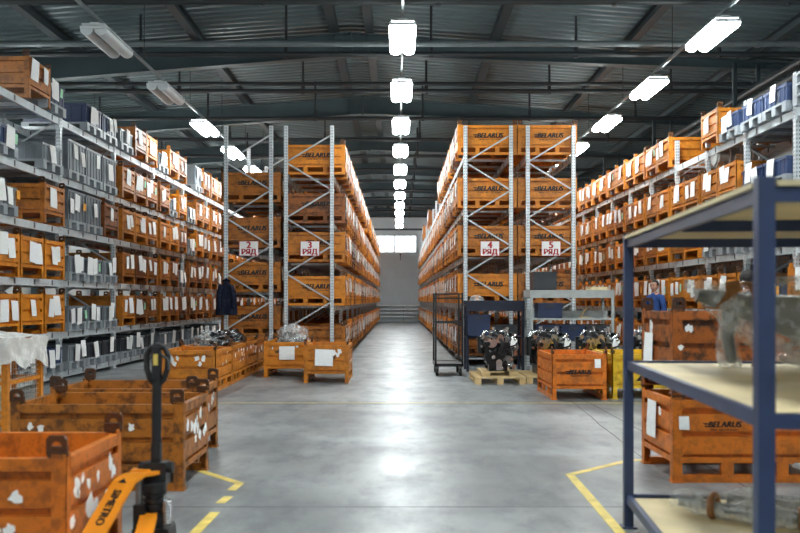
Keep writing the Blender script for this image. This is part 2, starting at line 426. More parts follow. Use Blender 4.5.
# pipes and cable tray along the right wall
for x, z, r, lab in ((7.25, 5.45, .07, 'long dark pipe running above the rack with blue bins, lower of two'), (7.75, 5.95, .09, 'thick dark pipe running high above the rack with blue bins, upper of two')):
    m = MB(); m.cyl((0, 2, 0), (0, YF-.2, 0), r, 10); tt = thing('wall_pipe', (x, 0, z), 0, lab, 'pipe')
    obj('pipe_run', m.mesh('pipe_run', 'dark_pipe'), tt)
    for k in range(9):
        m = MB(); yy = 6.9+5.9*k; m.b2(-.04, .04, yy-.04, yy+.04, r*.8, roofz(x)-z-.3); m.b2(-.12, .12, yy-.03, yy+.03, r*.9, r+.03)
        obj('hanger', m.mesh('hanger', 'purlin_steel'), tt)
# ------------------------------------------------------------------ lamps
dm = MB()
for sx in (-1, 1):
    n = 14; pr = []
    for i in range(n):
        a = 2*math.pi*i/n; pr.append((sx*.125+.112*math.cos(a), -.07-.085*math.sin(a)))
    dm.prism(pr, 'y', -.74, .74)
dml = dm.mesh('diffuser', 'lamp_lit'); dmo = dm.mesh('diffuser', 'lamp_white')
hs = MB(); hs.b2(-.20, .20, -.77, .77, .015, .04); hs.b2(-.08, .08, -.7, .7, .03, .08); hs = hs.mesh('housing', 'lamp_white')
ec = MB(); ec.b2(-.23, .23, -.012, .012, -.05, .0); ec = ec.mesh('end_cap', 'lamp_white')
rd = MB(); rd.b2(-.012, .012, -.02, .02, .08, .16); rd = rd.mesh('bracket', 'silver_pipe')
al = bpy.data.lights.new('tube_light', 'AREA'); al.shape = 'RECTANGLE'; al.size = .45; al.size_y = 1.45; al.energy = LAMP_POWER; al.color = (.91, .98, .97)
def lamp(x, y, z, lit, label, group):
    t = thing('ceiling_lamp', (x, y, z), 0, label, 'lamp', group)
    t.scale = (.86, .86, .86)
    obj('housing', hs, t); obj('diffuser', dml if lit else dmo, t); obj('end_cap', ec, t, (0, -.757, 0)); obj('end_cap', ec, t, (0, .757, 0)); obj('bracket', rd, t, (0, -.5, 0)); obj('bracket', rd, t, (0, .5, 0))
    if lit:
        l = bpy.data.objects.new('tube_light', al); COL.objects.link(l); l.parent = t; l.location = (0, 0, -.19)
rows = [(-7.85, 'lamps beyond the grey bin rack', 'lit twin fluorescent lamp hanging beyond the rack with grey bins'),
        (-4.56, 'lamps over the grey bin rack aisle', 'lit twin fluorescent lamp hanging above the aisle by the grey bin rack'),
        (.07, 'lamps over the central aisle', 'lit twin fluorescent lamp hanging in line over the central aisle'),
        (4.93, 'lamps over the blue bin rack aisle', 'lit twin fluorescent lamp hanging above the aisle by the blue bin rack')]
for ri, (x, g, lab) in enumerate(rows):
    LZ = (5.3, 5.475, 5.53, 5.58)[ri]
    m = MB(); m.b2(-.02, .02, YB, YF-.6, -.025, .025); tk = thing('lamp_rail', (x, 0, LZ+.16), 0,
        ['thin steel lamp rail beyond the grey bin rack', 'thin steel rail carrying lamps over the grey bin rack aisle', 'thin steel rail carrying lamps over the central aisle', 'thin steel rail carrying lamps over the blue bin rack aisle'][ri], 'rail')
    obj('rail', m.mesh('rail', 'silver_pipe'), tk)
    hz = MB(); hz.cyl((0, 0, .02), (0, 0, roofz(x)-LZ-.16), .008, 5); hz = hz.mesh('hanger', 'dark_pipe')
    for k in range(17): obj('hanger', hz, tk, (0, -5+3.434*k, 0))
    for k in range(-5, 11 if ri == 2 else 12):  # last lamps of each row, next to the far wall, are added to brighten it
        y = 13.64+3.434*k
        lit = not (ri == 1 and k < 2)
        l2 = lab if lit else ('unlit white fluorescent lamp, the one next to a lit lamp' if k == 1 else ('unlit white fluorescent lamp before another unlit one' if k == 0 else '%s unlit lamp over the open floor, counted from the racks' % ORD[-k-1]))
        if lit: l2 = '%s lit lamp from the far wall, hanging %s' % (ORD[(10 if ri == 2 else 11)-k], ('beyond the grey bin rack', 'over the grey bin rack aisle', 'over the central aisle', 'over the blue bin rack aisle')[ri])
        lamp(x, y, LZ, lit, l2, g if lit else None)
# ------------------------------------------------------------------ crates
CL, CW, CH = 1.24, .835, .62
def crate_panel(L, feet, dividers):
    # a wall in the XZ plane, outer face towards -Y, with pressed horizontal ribs
    m = MB(); h = L/2-.05
    m.b2(-h, h, .012, .018, .15, CH)
    for z0, z1, p in ((.15, .19, .019), (.215, .345, .019), (.385, .515, .019), (.56, CH, .024)): m.b2(-h, h, -p, .012, z0, z1)
    if dividers:
        for k in range(1, dividers+1):
            x = -L/2+L*k/(dividers+1); m.b2(x-.045, x+.045, -.012, .03, .05, .15)
    if feet: m.b2(-h, h, -.014, .04, 0, .055)
    return m
PAN_L = crate_panel(CL, True, 2).mesh('long_panel', 'orange_paint')
PAN_W = crate_panel(CW, False, 0).mesh('end_panel', 'orange_paint')
m = MB()   # corner post at (+,+) corner, centred on the corner
m.b2(-.07, .0, -.012, 0, 0, CH+.02); m.b2(-.012, 0, -.07, 0, 0, CH+.02); m.b2(-.085, .008, -.085, .008, 0, .012)
m.b2(-.07, -.012, -.07, -.012, .58, .60)
POST = m.mesh('corner_post', 'orange_paint')
m = MB(); m.ringplate(-.045, CH+.055, .10, .11, .026, -.014, 0); m.box((-.045, -.022, CH+.03), (.09, .03, .05))
LUG = m.mesh('lug', 'orange_paint')
m = MB(); m.b2(-CL/2+.03, CL/2-.03, -CW/2+.03, CW/2-.03, .15, .165); FLOORP = m.mesh('floor_plate', 'orange_paint')
# whole crate in one mesh for shelved crates seen small
def body_mesh(simple):
    m = MB()
    def put(src, M):
        vs = [M @ Vector(v) for v in src.v]; m.add(vs, src.f)
    for s_, L, off in ((0, CL, CW/2), (math.pi, CL, CW/2), (math.pi/2, CW, CL/2), (-math.pi/2, CW, CL/2)):
        p = crate_panel(L, L == CL, 2 if L == CL else 0) if not simple else None
        M = Matrix.Rotation(s_, 4, 'Z') @ Matrix.Translation((0, -off+.02, 0))
        if simple:
            p = MB(); p.b2(-L/2+.05, L/2-.05, 0, .006, .15, CH); p.b2(-L/2+.05, L/2-.05, -.018, 0, .37, CH)
        put(p, M)
    if not simple:
        m.b2(-CL/2+.03, CL/2-.03, -CW/2+.03, CW/2-.03, .15, .165)
    for sx in (-1, 1):
        for sy in (-1, 1):
            x, y = sx*(CL/2-.035), sy*(CW/2-.035); m.box((x, y, (CH+.02)/2), (.07, .07, CH+.02))
            if not simple: m.box((x, y+sy*.028, CH+.055), (.08, .014, .09))
            else: m.box((x, y, CH+.05), (.05, .03, .06))
    return m
BODY = body_mesh(False).mesh('crate_body', 'orange_paint')
SIMPLE = body_mesh(True)
def sheet(w, h, mat='paper', bend=.012, sd=0):
    m = MB(); n = 5; vs = []
    for j in range(n+1):
        for i in range(3):
            z = h*(j/n-.5)*1.0; y = -bend*math.sin(math.pi*(1-j/n)*.5)*(1+.4*((i*7+sd) % 3-1)); vs.append((w*(i/2-.5), y, z))
    for j in range(n):
        for i in range(2): m.f.append((j*3+i, j*3+i+1, j*3+i+4, j*3+i+3)); m.m.append(0); m.s.append(True)
    m.v = vs
    return m.mesh('paper_sheet', mat)
SHEETS = [sheet(.26, .32, sd=0), sheet(.23, .29, sd=1), sheet(.18, .25, sd=2), sheet(.30, .21, sd=1)]
STICK = [sheet(.11, .13, 'paper_orange', .004), sheet(.10, .15, 'paper_green', .004)]
BEL = text_mesh('lettering', 'BELARUS', .135, 'print_black', .0085, .25)
m = MB()
for s_ in (0, 1): m.prism([(-.36-.0, .03-.02*s_), (-.25, .028-.045*s_), (-.26, .005-.045*s_), (-.31, .0-.03*s_)] if s_ == 0 else [(-.33, -.012), (-.26, -.012), (-.28, -.04), (-.305, -.04)], 'y', -.001, .001)
m.prism([(-.25, -.06)]+[(.27, -.06), (.27, -.072), (-.25, -.072)], 'y', -.001, .001) if False else None
EMB = m.mesh('emblem', 'print_black')
SUB = text_mesh('small_lettering', 'MINSK TRACTOR WORKS', .040, 'print_black', .001, .2)
def tint(kind=None):
    k = random.random() if kind is None else kind
    c = Vector(ST[0]).lerp(Vector(ST[3]), k)
    return (c.x, c.y, c.z, .15+.75*k)
def letter(t, face=-1, x=0, z=.40, s=1.0, loc_y=None, rz=None):
    # lettering on a long side (face -1 or +1 along Y) or, with rz given, on an end
    if rz is None: rz = 0 if face < 0 else math.pi; p = Vector((x*(-face), face*(CW/2-.0005), z))
    else: p = Vector((math.cos(rz-math.pi/2)*loc_y, math.sin(rz-math.pi/2)*loc_y, z))
    for nm, me, dz in (('lettering', BEL, 0), ('emblem', EMB, 0), ('small_lettering', SUB, -.083*s)):
        o = obj(nm, me, t, (p.x, p.y, p.z+dz), (0, 0, rz)); o.scale = (s, 1, s)
def papers(t, n, rnd, endx=CL/2, z0=.42, wide=CW):
    # sheets clipped on the +X end
    for k in range(n):
        y = rnd.uniform(-.12, .12)+(k-.5*(n-1))*.26
        sh = rnd.choice(SHEETS[:3]) if k < 2 else rnd.choice(STICK)
        o = obj('paper_sheet', sh, t, (endx+.012+.004*k, y, z0+rnd.uniform(-.05, .05)), (rnd.uniform(-.05, .1), rnd.uniform(-.12, .12), math.pi/2))
def crate_full(loc, rz, color, label, group=None, scl=(1, 1, 1)):
    t = thing('steel_crate', loc, rz, label, 'crate', group); t.scale = scl
    for s_ in (0, math.pi):
        obj('long_panel', PAN_L, t, (0, (-1 if s_ == 0 else 1)*(CW/2-.02), 0), (0, 0, s_), color)
    for s_ in (math.pi/2, -math.pi/2):
        obj('end_panel', PAN_W, t, ((1 if s_ > 0 else -1)*(CL/2-.02), 0, 0), (0, 0, s_), color)
    dk = (color[0]*.16, color[1]*.16, color[2]*.3, .9)
    for sx, sy, r in ((1, 1, 0), (-1, 1, math.pi/2), (-1, -1, math.pi), (1, -1, -math.pi/2)):
        p = obj('corner_post', POST, t, (sx*CL/2, sy*CW/2, 0), (0, 0, r), color)
        # lugs lie in the plane of the long side
        l = obj('lug', LUG, p, (0, 0, 0), (0, 0, 0), dk)
        if r in (math.pi/2, -math.pi/2): l.rotation_euler.z = -math.pi/2; l.scale = (-1, 1, 1)
    obj('floor_plate', FLOORP, t, (0, 0, 0), (0, 0, 0), color)
    return t
def scraps(t, spots, face):
    # torn paper remains glued on a face; spots are (u, z, size)
    for u, z, s_ in spots:
        n = 11; pts = []
        for i in range(n):
            a = 2*math.pi*i/n; r = s_*random.uniform(.45, 1.1); pts.append((r*math.cos(a)*.8, r*math.sin(a)))
        m = MB(); m.prism(pts, 'y', -.0015, .0015); me = m.mesh('paper_scrap', 'paper')
        rz = {'-y': 0, '+y': math.pi, '+x': math.pi/2, '-x': -math.pi/2}[face]
        d = CW/2+.001 if face[1] == 'y' else CL/2+.001
        q = Matrix.Rotation(rz, 3, 'Z') @ Vector((u, -d, z)); obj('paper_scrap', me, t, q, (0, 0, rz))
# ------------------------------------------------------------------ plastic bins
def bin_mesh(h, mat, w=.78, l=1.14, rib=True, taper=.02):
    m = MB(); t_ = .02; z0 = .0
    for (a0, a1, b0, b1) in ((-l/2, l/2, -w/2, -w/2+t_), (-l/2, l/2, w/2-t_, w/2), (-l/2, -l/2+t_, -w/2+t_, w/2-t_), (l/2-t_, l/2, -w/2+t_, w/2-t_)): m.b2(a0, a1, b0, b1, z0, h)
    m.b2(-l/2+t_, l/2-t_, -w/2+t_, w/2-t_, z0, z0+.02)
    m.b2(-l/2-.015, l/2+.015, -w/2-.015, -w/2, h-.04, h); m.b2(-l/2-.015, l/2+.015, w/2, w/2+.015, h-.04, h)
    m.b2(-l/2-.015, -l/2, -w/2, w/2, h-.04, h); m.b2(l/2, l/2+.015, -w/2, w/2, h-.04, h)
    if rib:
        for k in range(5):
            y = -w/2+w*(k+.5)/5; m.b2(l/2, l/2+.010, y-.012, y+.012, 0, h-.04); m.b2(-l/2-.010, -l/2, y-.012, y+.012, 0, h-.04)
        for k in range(6):
            x = -l/2+l*(k+.5)/6; m.b2(x-.012, x+.012, -w/2-.010, -w/2, 0, h-.04); m.b2(x-.012, x+.012, w/2, w/2+.010, 0, h-.04)
    return m.mesh('bin', mat)
def pallet_base(mat):
    m = MB(); m.b2(-.60, .60, -.41, .41, .115, .15)
    for x in (-.53, 0, .53):
        for y in (-.345, 0, .345): m.box((x, y, .0725), (.14, .13, .085))
    for y in (-.345, 0, .345): m.b2(-.60, .60, y-.065, y+.065, 0, .03)
    return m.mesh('pallet_base', mat)
PBASE = pallet_base('pallet_plastic'); 
GBIN = {('g', .27): bin_mesh(.27, 'grey_plastic'), ('G', .52): bin_mesh(.52, 'grey_plastic'), ('d', .27): bin_mesh(.27, 'dark_plastic'),
        ('b', .26): bin_mesh(.26, 'blue_plastic'), ('n', .34): bin_mesh(.34, 'navy_plastic')}
BH = {'g': .27, 'G': .52, 'd': .27, 'b': .26, 'n': .34}
BDESC = {'g': 'low grey plastic bin', 'G': 'tall grey plastic box', 'd': 'black plastic bin',
         'b': 'blue plastic bin', 'n': 'navy plastic box'}
def bin_unit(kind, loc, rz, label, group, rnd, np_=None):
    t = thing('pallet_bin', loc, rz, label, 'bin', group)
    obj('pallet_base', PBASE, t); obj('bin', GBIN[(kind, BH[kind])], t, (0, 0, .15))
    n = rnd.choice((1, 2, 2, 3)) if np_ is None else np_
    papers(t, n, rnd, .60, .15+BH[kind]*.55)
    return t
# ------------------------------------------------------------------ racks
UPM = {}
def upright_mesh(H):
    if H not in UPM:
        m = MB(); m.b2(-.038, .038, -.04, -.032, 0, H); m.b2(-.038, -.030, -.032, .04, 0, H); m.b2(.030, .038, -.032, .04, 0, H)
        m.b2(-.038, -.016, .032, .04, 0, H); m.b2(.016, .038, .032, .04, 0, H); m.b2(-.075, .075, -.065, .065, 0, .01)
        UPM[H] = m.mesh('upright', 'upright_steel')
    return UPM[H]
def beam_mesh(L, clips):
    m = MB(); m.b2(-.025, .025, .04, L-.04, -.115, 0)
    m.b2(-.032, .032, .04, .075, -.16, .03); m.b2(-.032, .032, L-.075, L-.04, -.16, .03)
    for k in range(clips):
        y = L*(k+.5)/clips; m.b2(-.03, .03, y-.022, y+.022, -.095, -.01, 1)
    return m.mesh('beam', ['beam_grey', 'beam_clip'])
SUPP = MB(); SUPP.b2(-.5, .5, -.02, .02, -.05, -.004); SUPP = SUPP.mesh('support_bar', 'galvanised')
def brace_mesh(W, dz):
    m = MB(); m.bar((-W/2, 0, 0), (W/2, 0, dz), .020, .030); return m.mesh('brace', 'galvanised')
def rack(name, label, x0, x1, y0, pitch, nb, levels, H, frames, skipbeam=0):
    t = thing(name, ((x0+x1)/2, y0, 0), 0, label, 'rack')
    W = x1-x0-.09; up = upright_mesh(H); bmsh = beam_mesh(pitch, 4 if pitch > 2 else 2)
    br = [brace_mesh(W, .58), brace_mesh(W, -.58)]; hz = MB(); hz.b2(-W/2, W/2, -.011, .011, -.02, .02); hz = hz.mesh('strut', 'galvanised')
    for k in range(nb+1):
        y = pitch*k
        for s_ in (-1, 1): obj('upright', up, t, (s_*W/2, y, 0))
        if k <= frames:
            z = H-.18; n = 0; 
            while z-.58 > .1:
                b = obj('brace', br[n % 2], t, (0, y+(.012 if n % 2 else -.012), z-.58 if n % 2 == 0 else z)); z -= .58; n += 1
            obj('strut', hz, t, (0, y, z-.03))
        if k < nb:
            for L in levels:
                for s_ in (-1, 1): obj('beam', bmsh, t, (s_*W/2, y, L))
                if k <= frames:
                    for q in range(3): obj('support_bar', SUPP, t, (0, y+pitch*(q+.5)/3+.2, L))
    return t
LV_L = [.17, .84, 1.71, 2.60, 3.46, 4.44]
LV_M = [.20, 1.30, 2.30, 3.30, 4.41]
LV_2 = [.20, .62, 1.54, 2.47, 3.42]
LV_3 = [.20, 1.25, 2.17, 2.98, 4.0]
LV_R = [.20, 1.20, 2.16, 3.06, 4.12]
SHELF = {5: ['bottom', 'second', 'third', 'fourth', 'top'], 6: ['bottom', 'second', 'third', 'fourth', 'fifth', 'top']}
rack('pallet_rack', 'long grey steel rack holding the grey plastic bins beside the parked crates', -6.73, -5.69, 9.07, 2.805, 16, LV_L, 4.6, 8)
rack('pallet_rack', 'long grey steel rack whose end sign shows number two', -3.63, -2.60, 18.1, 2.75, 13, LV_2, 5.0, 2)
rack('pallet_rack', 'long grey steel rack whose end sign shows number three', -2.38, -1.33, 18.1, 2.75, 13, LV_3, 5.0, 4)
rack('pallet_rack', 'long grey steel rack whose end sign shows number four', 1.36, 2.40, 18.1, 2.75, 13, LV_M, 5.0, 4)
rack('pallet_rack', 'long grey steel rack whose end sign shows number five', 2.66, 3.70, 18.1, 2.75, 13, LV_M, 5.0, 2)
rack('pallet_rack', 'long grey steel rack holding blue bins at its open end', 5.70, 6.74, 10.71, 1.79, 24, LV_R, 4.65, 9)
# rest of the stock, too far down the racks to tell apart
stock = MB(); srnd = random.Random(3)
def stock_crate(x, y, z, face):
    mi = srnd.choice((0, 0, 1, 1, 2, 3)); o = len(stock.v)
    q = srnd.uniform(-.02, .02)
    stock.v += [(x+v[0], y+v[1]+q, z+v[2]) for v in SIMPLE.v]
    for f in SIMPLE.f: stock.f.append(tuple(i+o for i in f)); stock.m.append(mi); stock.s.append(False)
    for k in range(srnd.choice((1, 2, 2))):
        yy = y+srnd.uniform(-.22, .22); zz = z+srnd.uniform(.36, .50); xx = x+face*(CL/2+.006+.004*k)
        stock.add([(xx, yy-.14, zz-.16), (xx, yy+.14, zz-.16), (xx, yy+.14, zz+.16), (xx, yy-.14, zz+.16)], [(0, 1, 2, 3)], 4)
crate_n = 0
def shelf_crate(x, y, z, face, label, group, rnd, k=None, detail=False, lett=0, np_=None):
    global crate_n; crate_n += 1
    c = tint(k if k is not None else rnd.random()**1.1); rz = 0 if face > 0 else math.pi
    if detail: t = crate_full((x, y, z), rz, c, label, group)
    else:
        t = thing('steel_crate', (x, y, z), rz, label, 'crate', group); obj('crate_body', BODY, t, color=c)
    n = rnd.choice((1, 2, 2, 3)) if np_ is None else np_
    papers(t, n, rnd)
    if lett: letter(t, -1 if face > 0 else 1, .05, .40, lett)
    return t
# --- left rack (grey bin rack): slots from the open end, levels bottom up
SL = {1: ['bbb', 'OOO', 'OOO', 'g.O', 'b.g', '.On'],
      2: ['gdd', 'ggg', 'ggg', 'GGO', 'GGG', '.nn'],
      3: ['dgd', 'OOO', 'OOO', 'OOO', 'OOO', 'gOO'],
      4: ['ggd', 'OOO', 'OOg', 'OOO', 'OgO', 'gOO'],
      5: ['gdg', 'OOO', 'OOO', 'gOO', 'gOO', '.GO'],
      6: ['ggg', 'OOO', 'OgO', 'OOO', 'OOO', 'OOO']}
rl = random.Random(11); cnt = {}
for bay in range(16):
    y0 = 9.07+2.805*bay
    for li, z in enumerate(LV_L):
        row = SL.get(bay)
        for s_ in range(3):
            y = y0+.105+.435+.865*s_
            if row is None:
                if li == 0: continue
                if (bay == 0 and li > 3): continue
                stock_crate(-6.21, y, z, 1); continue
            ch = row[li][s_]
            if ch == '.': continue
            near = bay <= 2
            side = 'beside the parked crates' if near else 'past the grey bins'
            sh = SHELF[6][li]+' shelf'
            key = (ch, li, near); cnt[key] = cnt.get(key, 0)+1
            if ch == 'O':
                if bay == 1 and li in (1, 2): k = rl.uniform(0, .18)
                elif bay == 1: k = rl.uniform(.45, .6)
                elif bay == 2: k = .9
                else: k = (rl.uniform(.2, .95) if li in (1, 2) else rl.uniform(.05, .7))
                ref = 'before the grey bins' if bay == 1 else ('among the grey boxes' if bay == 2 else 'past the grey bins')
                lab = 'orange crate, %s of the grey bin rack, %s %s' % (sh, ORD[cnt[key]-1], ref)
                oy = .28 if (bay == 1 and li == 5) else 0
                shelf_crate(-6.21, y+oy, z, 1, lab, 'crates on the grey bin rack', rl, k, detail=(bay in (1, 3)))
            else:
                oy = .12 if (bay == 1 and li == 5) else 0
                lab = '%s, %s of the grey bin rack, %s %s' % (BDESC[ch], sh, ORD[cnt[key]-1], side)
                bin_unit(ch, (-6.21, y+oy, z), 0, lab, 'bins on the grey bin rack', rl)
# --- right rack (blue bin rack): two slots per bay
SR = {1: ['OO', 'bb', 'bb', 'bb', 'bb'], 2: ['OO', 'OO', 'bb', 'OO', 'bO'], 3: ['OO', 'OO', 'OO', 'OO', '..']}
cnt = {}
for bay in range(24):
    y0 = 10.71+1.79*bay
    for li, z in enumerate(LV_R):
        row = SR.get(bay)
        for s_ in range(2):
            y = y0+.06+.435+.84*s_
            if bay == 0 and li >= 2: continue
            if bay == 0 or bay > 10:
                stock_crate(6.22, y, z, -1); continue
            ch = row[li][s_] if row else 'O'
            if ch == '.': continue
            sh = SHELF[5][li]+' shelf'; cnt[(ch, li)] = cnt.get((ch, li), 0)+1
            o_ = ORD[cnt[(ch, li)]-1]
            if ch == 'O':
                lab = 'orange crate, %s of the blue bin rack, %s along from its end' % (sh, o_)
                shelf_crate(6.22, y, z, -1, lab, 'crates on the blue bin rack', rl, rl.uniform(.02, .55), detail=(bay in (2, 3, 4)))
            else:
                lab = 'blue plastic bin on grey pallet base, %s, %s from the rack end' % (sh, o_)
                bin_unit(ch, (6.22, y, z), math.pi, lab, 'blue bins on the end of the rack', rl)
NUMW = {2: 'two', 3: 'three', 4: 'four', 5: 'five'}
# --- the four signed racks
for num, x, face in ((2, -3.08, 1), (3, -1.73, 1), (4, 1.87, -1), (5, 3.13, -1)):
    for bay in range(13):
        for li, z in enumerate({2: LV_2, 3: LV_3}.get(num, LV_M)):
            for s_ in range(3):
                y = 18.1+2.75*bay+.085+.43+.865*s_; i = bay*3+s_
                if num == 2 and li == 0: continue
                if num == 4 and li == 4 and i > 9 and not 18 < i < 21 and not 26 < i < 29: continue
                if num == 3 and li == 4 and srnd.random() < .15 and i > 3: continue
                lim = 11 if num in (3, 4) else 1
                if i < lim or (num == 2 and i < 3):
                    lab = 'orange crate, %s shelf of rack number %s, %s in from its sign' % (SHELF[5][li], NUMW[num], ORD[i])
                    k = {(3, 4): .18, (3, 3): .85, (3, 2): .35, (3, 1): .12, (4, 4): .1, (4, 3): .22, (4, 2): .38, (4, 1): .12, (5, 4): .12, (5, 3): .3, (5, 2): .35, (5, 1): .6,
                         (2, 4): .45, (2, 3): .55, (2, 2): .35, (2, 1): .5}.get((num, li)) if i == 0 else None
                    dt = i == 0
                    shelf_crate(x, y+(-.03 if i == 0 else 0), z, face, lab, 'crates on rack %d' % num, rl, k, detail=dt, lett=1.0 if i == 0 and li > 0 else 0)
                else: stock_crate(x, y, z, face)
so = obj('crate_stock', stock.mesh('crate_stock', ['stock_orange_0', 'stock_orange_1', 'stock_orange_2', 'stock_orange_3', 'paper']))
so['kind'] = 'stuff'; tag(so, 'dense rows of orange crates with papers filling the far parts of the racks', 'crates')
# number signs
RYD = text_mesh('lettering', 'РЯД', .15, 'print_red', .008)
m = MB(); m.b2(-.2, .2, -.006, .006, -.155, .155)
PLATE = m.mesh('plate', 'sign_white')
m = MB()
for a in ((-.2, .2, -.155, -.147), (-.2, .2, .147, .155), (-.2, -.192, -.155, .155), (.192, .2, -.155, .155)): m.b2(a[0], a[1], -.008, -.006, a[2], a[3])
EDGE = m.mesh('border', 'print_red')
for num, x in ((2, -3.10), (3, -1.83), (4, 1.91), (5, 3.18)):
    t_ = thing('row_sign', (x, 18.035, 2.44), 0, 'white sign with red number %s and a Cyrillic word on a rack end' % NUMW[num], 'sign')
    obj('plate', PLATE, t_); obj('border', EDGE, t_)
    obj('number', text_mesh('number', str(num), .19, 'print_red', .010), t_, (0, -.0085, .065)); obj('lettering', RYD, t_, (0, -.0085, -.075))
for k in range(3):
    t_ = thing('plastic_pallet', (6.22, 11.95, 4.12+.152*k), math.pi, 'empty grey plastic pallet at the rack end, %s of the stack of three' % ('bottom', 'middle', 'top')[k], 'pallet', 'stacked grey pallets'); obj('pallet_base', PBASE, t_)
# drum lying in the right rack
t_ = thing('plastic_drum', (6.05, 15.75, 3.06+.74), 0, 'pale plastic drum lying on a crate under the top shelf', 'drum')
m = MB(); m.cyl((-.32, 0, .18), (.42, 0, .18), .17, 20); obj('drum_body', m.mesh('drum_body', 'light_steel'), t_)
for k in range(4):
    m = MB(); m.tube([(-.28+.2*k, .18*math.cos(a*math.pi/10), .18+.18*math.sin(a*math.pi/10)) for a in range(20)], .014, 6, closed=True); obj('hoop', m.mesh('hoop', 'lamp_white'), t_)
# ------------------------------------------------------------------ crates standing on the floor
def rs(n, u0, u1, z0, z1, s0=.03, s1=.075):
    return [(random.uniform(u0, u1), random.uniform(z0, z1), random.uniform(s0, s1)) for _ in range(n)]
c1 = crate_full((-2.19, 4.52, 0), 0, (.70, .185, .012, .5), 'open orange crate with torn white paper remains, next to the pallet truck')
scraps(c1, [(-.02, .45, .075), (.12, .47, .06), (-.2, .46, .06), (.2, .46, .04), (-.1, .30, .06), (.15, .31, .05), (.35, .28, .04), (.38, .44, .05), (.3, .27, .03), (-.35, .44, .06)], '-y')
scraps(c1, [(-.28, .46, .055), (-.2, .48, .04), (.22, .48, .06), (.26, .43, .05), (-.33, .3, .045), (-.1, .33, .07), (-.02, .30, .075), (.15, .32, .05), (-.26, .42, .03), (-.12, .44, .035), (.02, .45, .03)], '+x')
c2 = crate_full((-2.16, 6.64, 0), 0, (.45, .15, .014, .8), 'rusty open orange crate behind the pallet truck, between two other crates')
scraps(c2, [(-.48, .46, .035), (-.40, .45, .035), (.25, .46, .04), (.42, .46, .03)], '-y')
scraps(c2, rs(12, -.33, .33, .3, .52, .03, .06), '+x')
c3 = crate_full((-2.31, 7.73, 0), 0, (.42, .14, .014, .8), 'dark rusty open crate, the farthest of three beside the wire box')
scraps(c3, rs(6, -.33, .33, .3, .52, .03, .05), '+x')
row_lab = ['orange crate with torn white papers, first of the row leading to the signed racks', 'orange crate filled with black bag and film, second of the row',
           'orange crate filled with a black bag only, third of the row', 'orange crate, last of the row leading to the signed racks']
for k in range(4):
    y = 13.45+1.27*k
    t_ = crate_full((-3.11, y, 0), math.pi/2, tint((.25, .35, .4, .5)[k]), row_lab[k], 'row of crates by the signed racks')
    if k == 0: scraps(t_, [(-.24, .50, .06), (-.15, .51, .05), (-.2, .43, .05), (.14, .51, .06), (.24, .5, .05), (.18, .42, .05)], '-x')
    scraps(t_, rs(9 if k else 3, -.5, .5, .35, .54, .03, .05), '-y')
    t_2 = None
cD = crate_full((-2.0, 16.05, 0), -math.pi/2, tint(.08), 'bright orange crate holding crumpled clear film, in front of rack number three', None, (1, .92, 1))
letter(cD, rz=math.pi/2, loc_y=CL/2+.0005, z=.45, s=.62)
obj('paper_sheet', sheet(.30, .24), cD, (CL/2+.014, 0.03, .43), (0, 0, math.pi/2))
scraps(cD, [(.22, .55, .035), (-.25, .52, .03)], '+x')
cE = crate_full((-1.185, 14.95, 0), -math.pi/2, tint(.30), 'worn orange crate with a white paper in front, facing the central aisle', None, (1, .88, 1))
letter(cE, rz=math.pi/2, loc_y=CL/2+.0005, z=.42, s=.62)
obj('paper_sheet', sheet(.34, .27), cE, (CL/2+.014, -.04, .42), (0, 0.03, math.pi/2))
scraps(cE, [(.15, .5, .06), (.25, .52, .06), (.22, .45, .05)], '+x'); scraps(cE, rs(4, -.4, .4, .3, .5, .04, .06), '+y')
cF = crate_full((2.49, 12.52, 0), -math.pi/2, (.74, .19, .012, .45), 'orange crate with black lettering in front of the engines', None, (1, .91, 1))
letter(cF, rz=math.pi/2, loc_y=CL/2+.0005, z=.38, s=.62)
obj('paper_sheet', sheet(.09, .12), cF, (CL/2+.006, .27, .5), (0, 0, math.pi/2))
yc = (.80, .50, .02, .35)
cY = crate_full((3.375, 12.6, 0), -math.pi/2, yc, 'yellow steel crate standing beside the lettered orange crate')
obj('number', text_mesh('number', '4', .22, 'print_black', .010), cY, (CL/2+.002, -.02, .27), (0, 0, math.pi/2))
obj('number', text_mesh('number', '4', .22, 'print_black', .010), cY, (CL/2+.002, .2, .27), (0, 0, math.pi/2))
cG = crate_full((2.68, 6.92, 0), 0, (.76, .20, .012, .35), 'orange lettered crate at the bottom of the stack behind the blue shelf unit')
letter(cG, -1, -.235, .435, .46)
obj('paper_sheet', SHEETS[1], cG, (-CL/2-.012, .08, .42), (0, 0, -math.pi/2))
obj('paper_sheet', sheet(.075, .10), cG, (-.54, -CW/2-.004, .45))
scraps(cG, [(-.16, .5, .05), (.1, .5, .05)], '-x')
cH = crate_full((2.68, 6.92, .66), 0, (.40, .105, .012, .95), 'rusty brown crate stacked on the lettered orange crate')
obj('paper_sheet', SHEETS[1], cH, (-CL/2-.012, .17, .30), (0, 0, -math.pi/2))
scraps(cH, [(-.14, .5, .06), (-.16, .40, .07), (-.18, .32, .07), (-.15, .46, .05)], '-x'); scraps(cH, [(-.5, .5, .04), (-.56, .36, .03)], '-y')
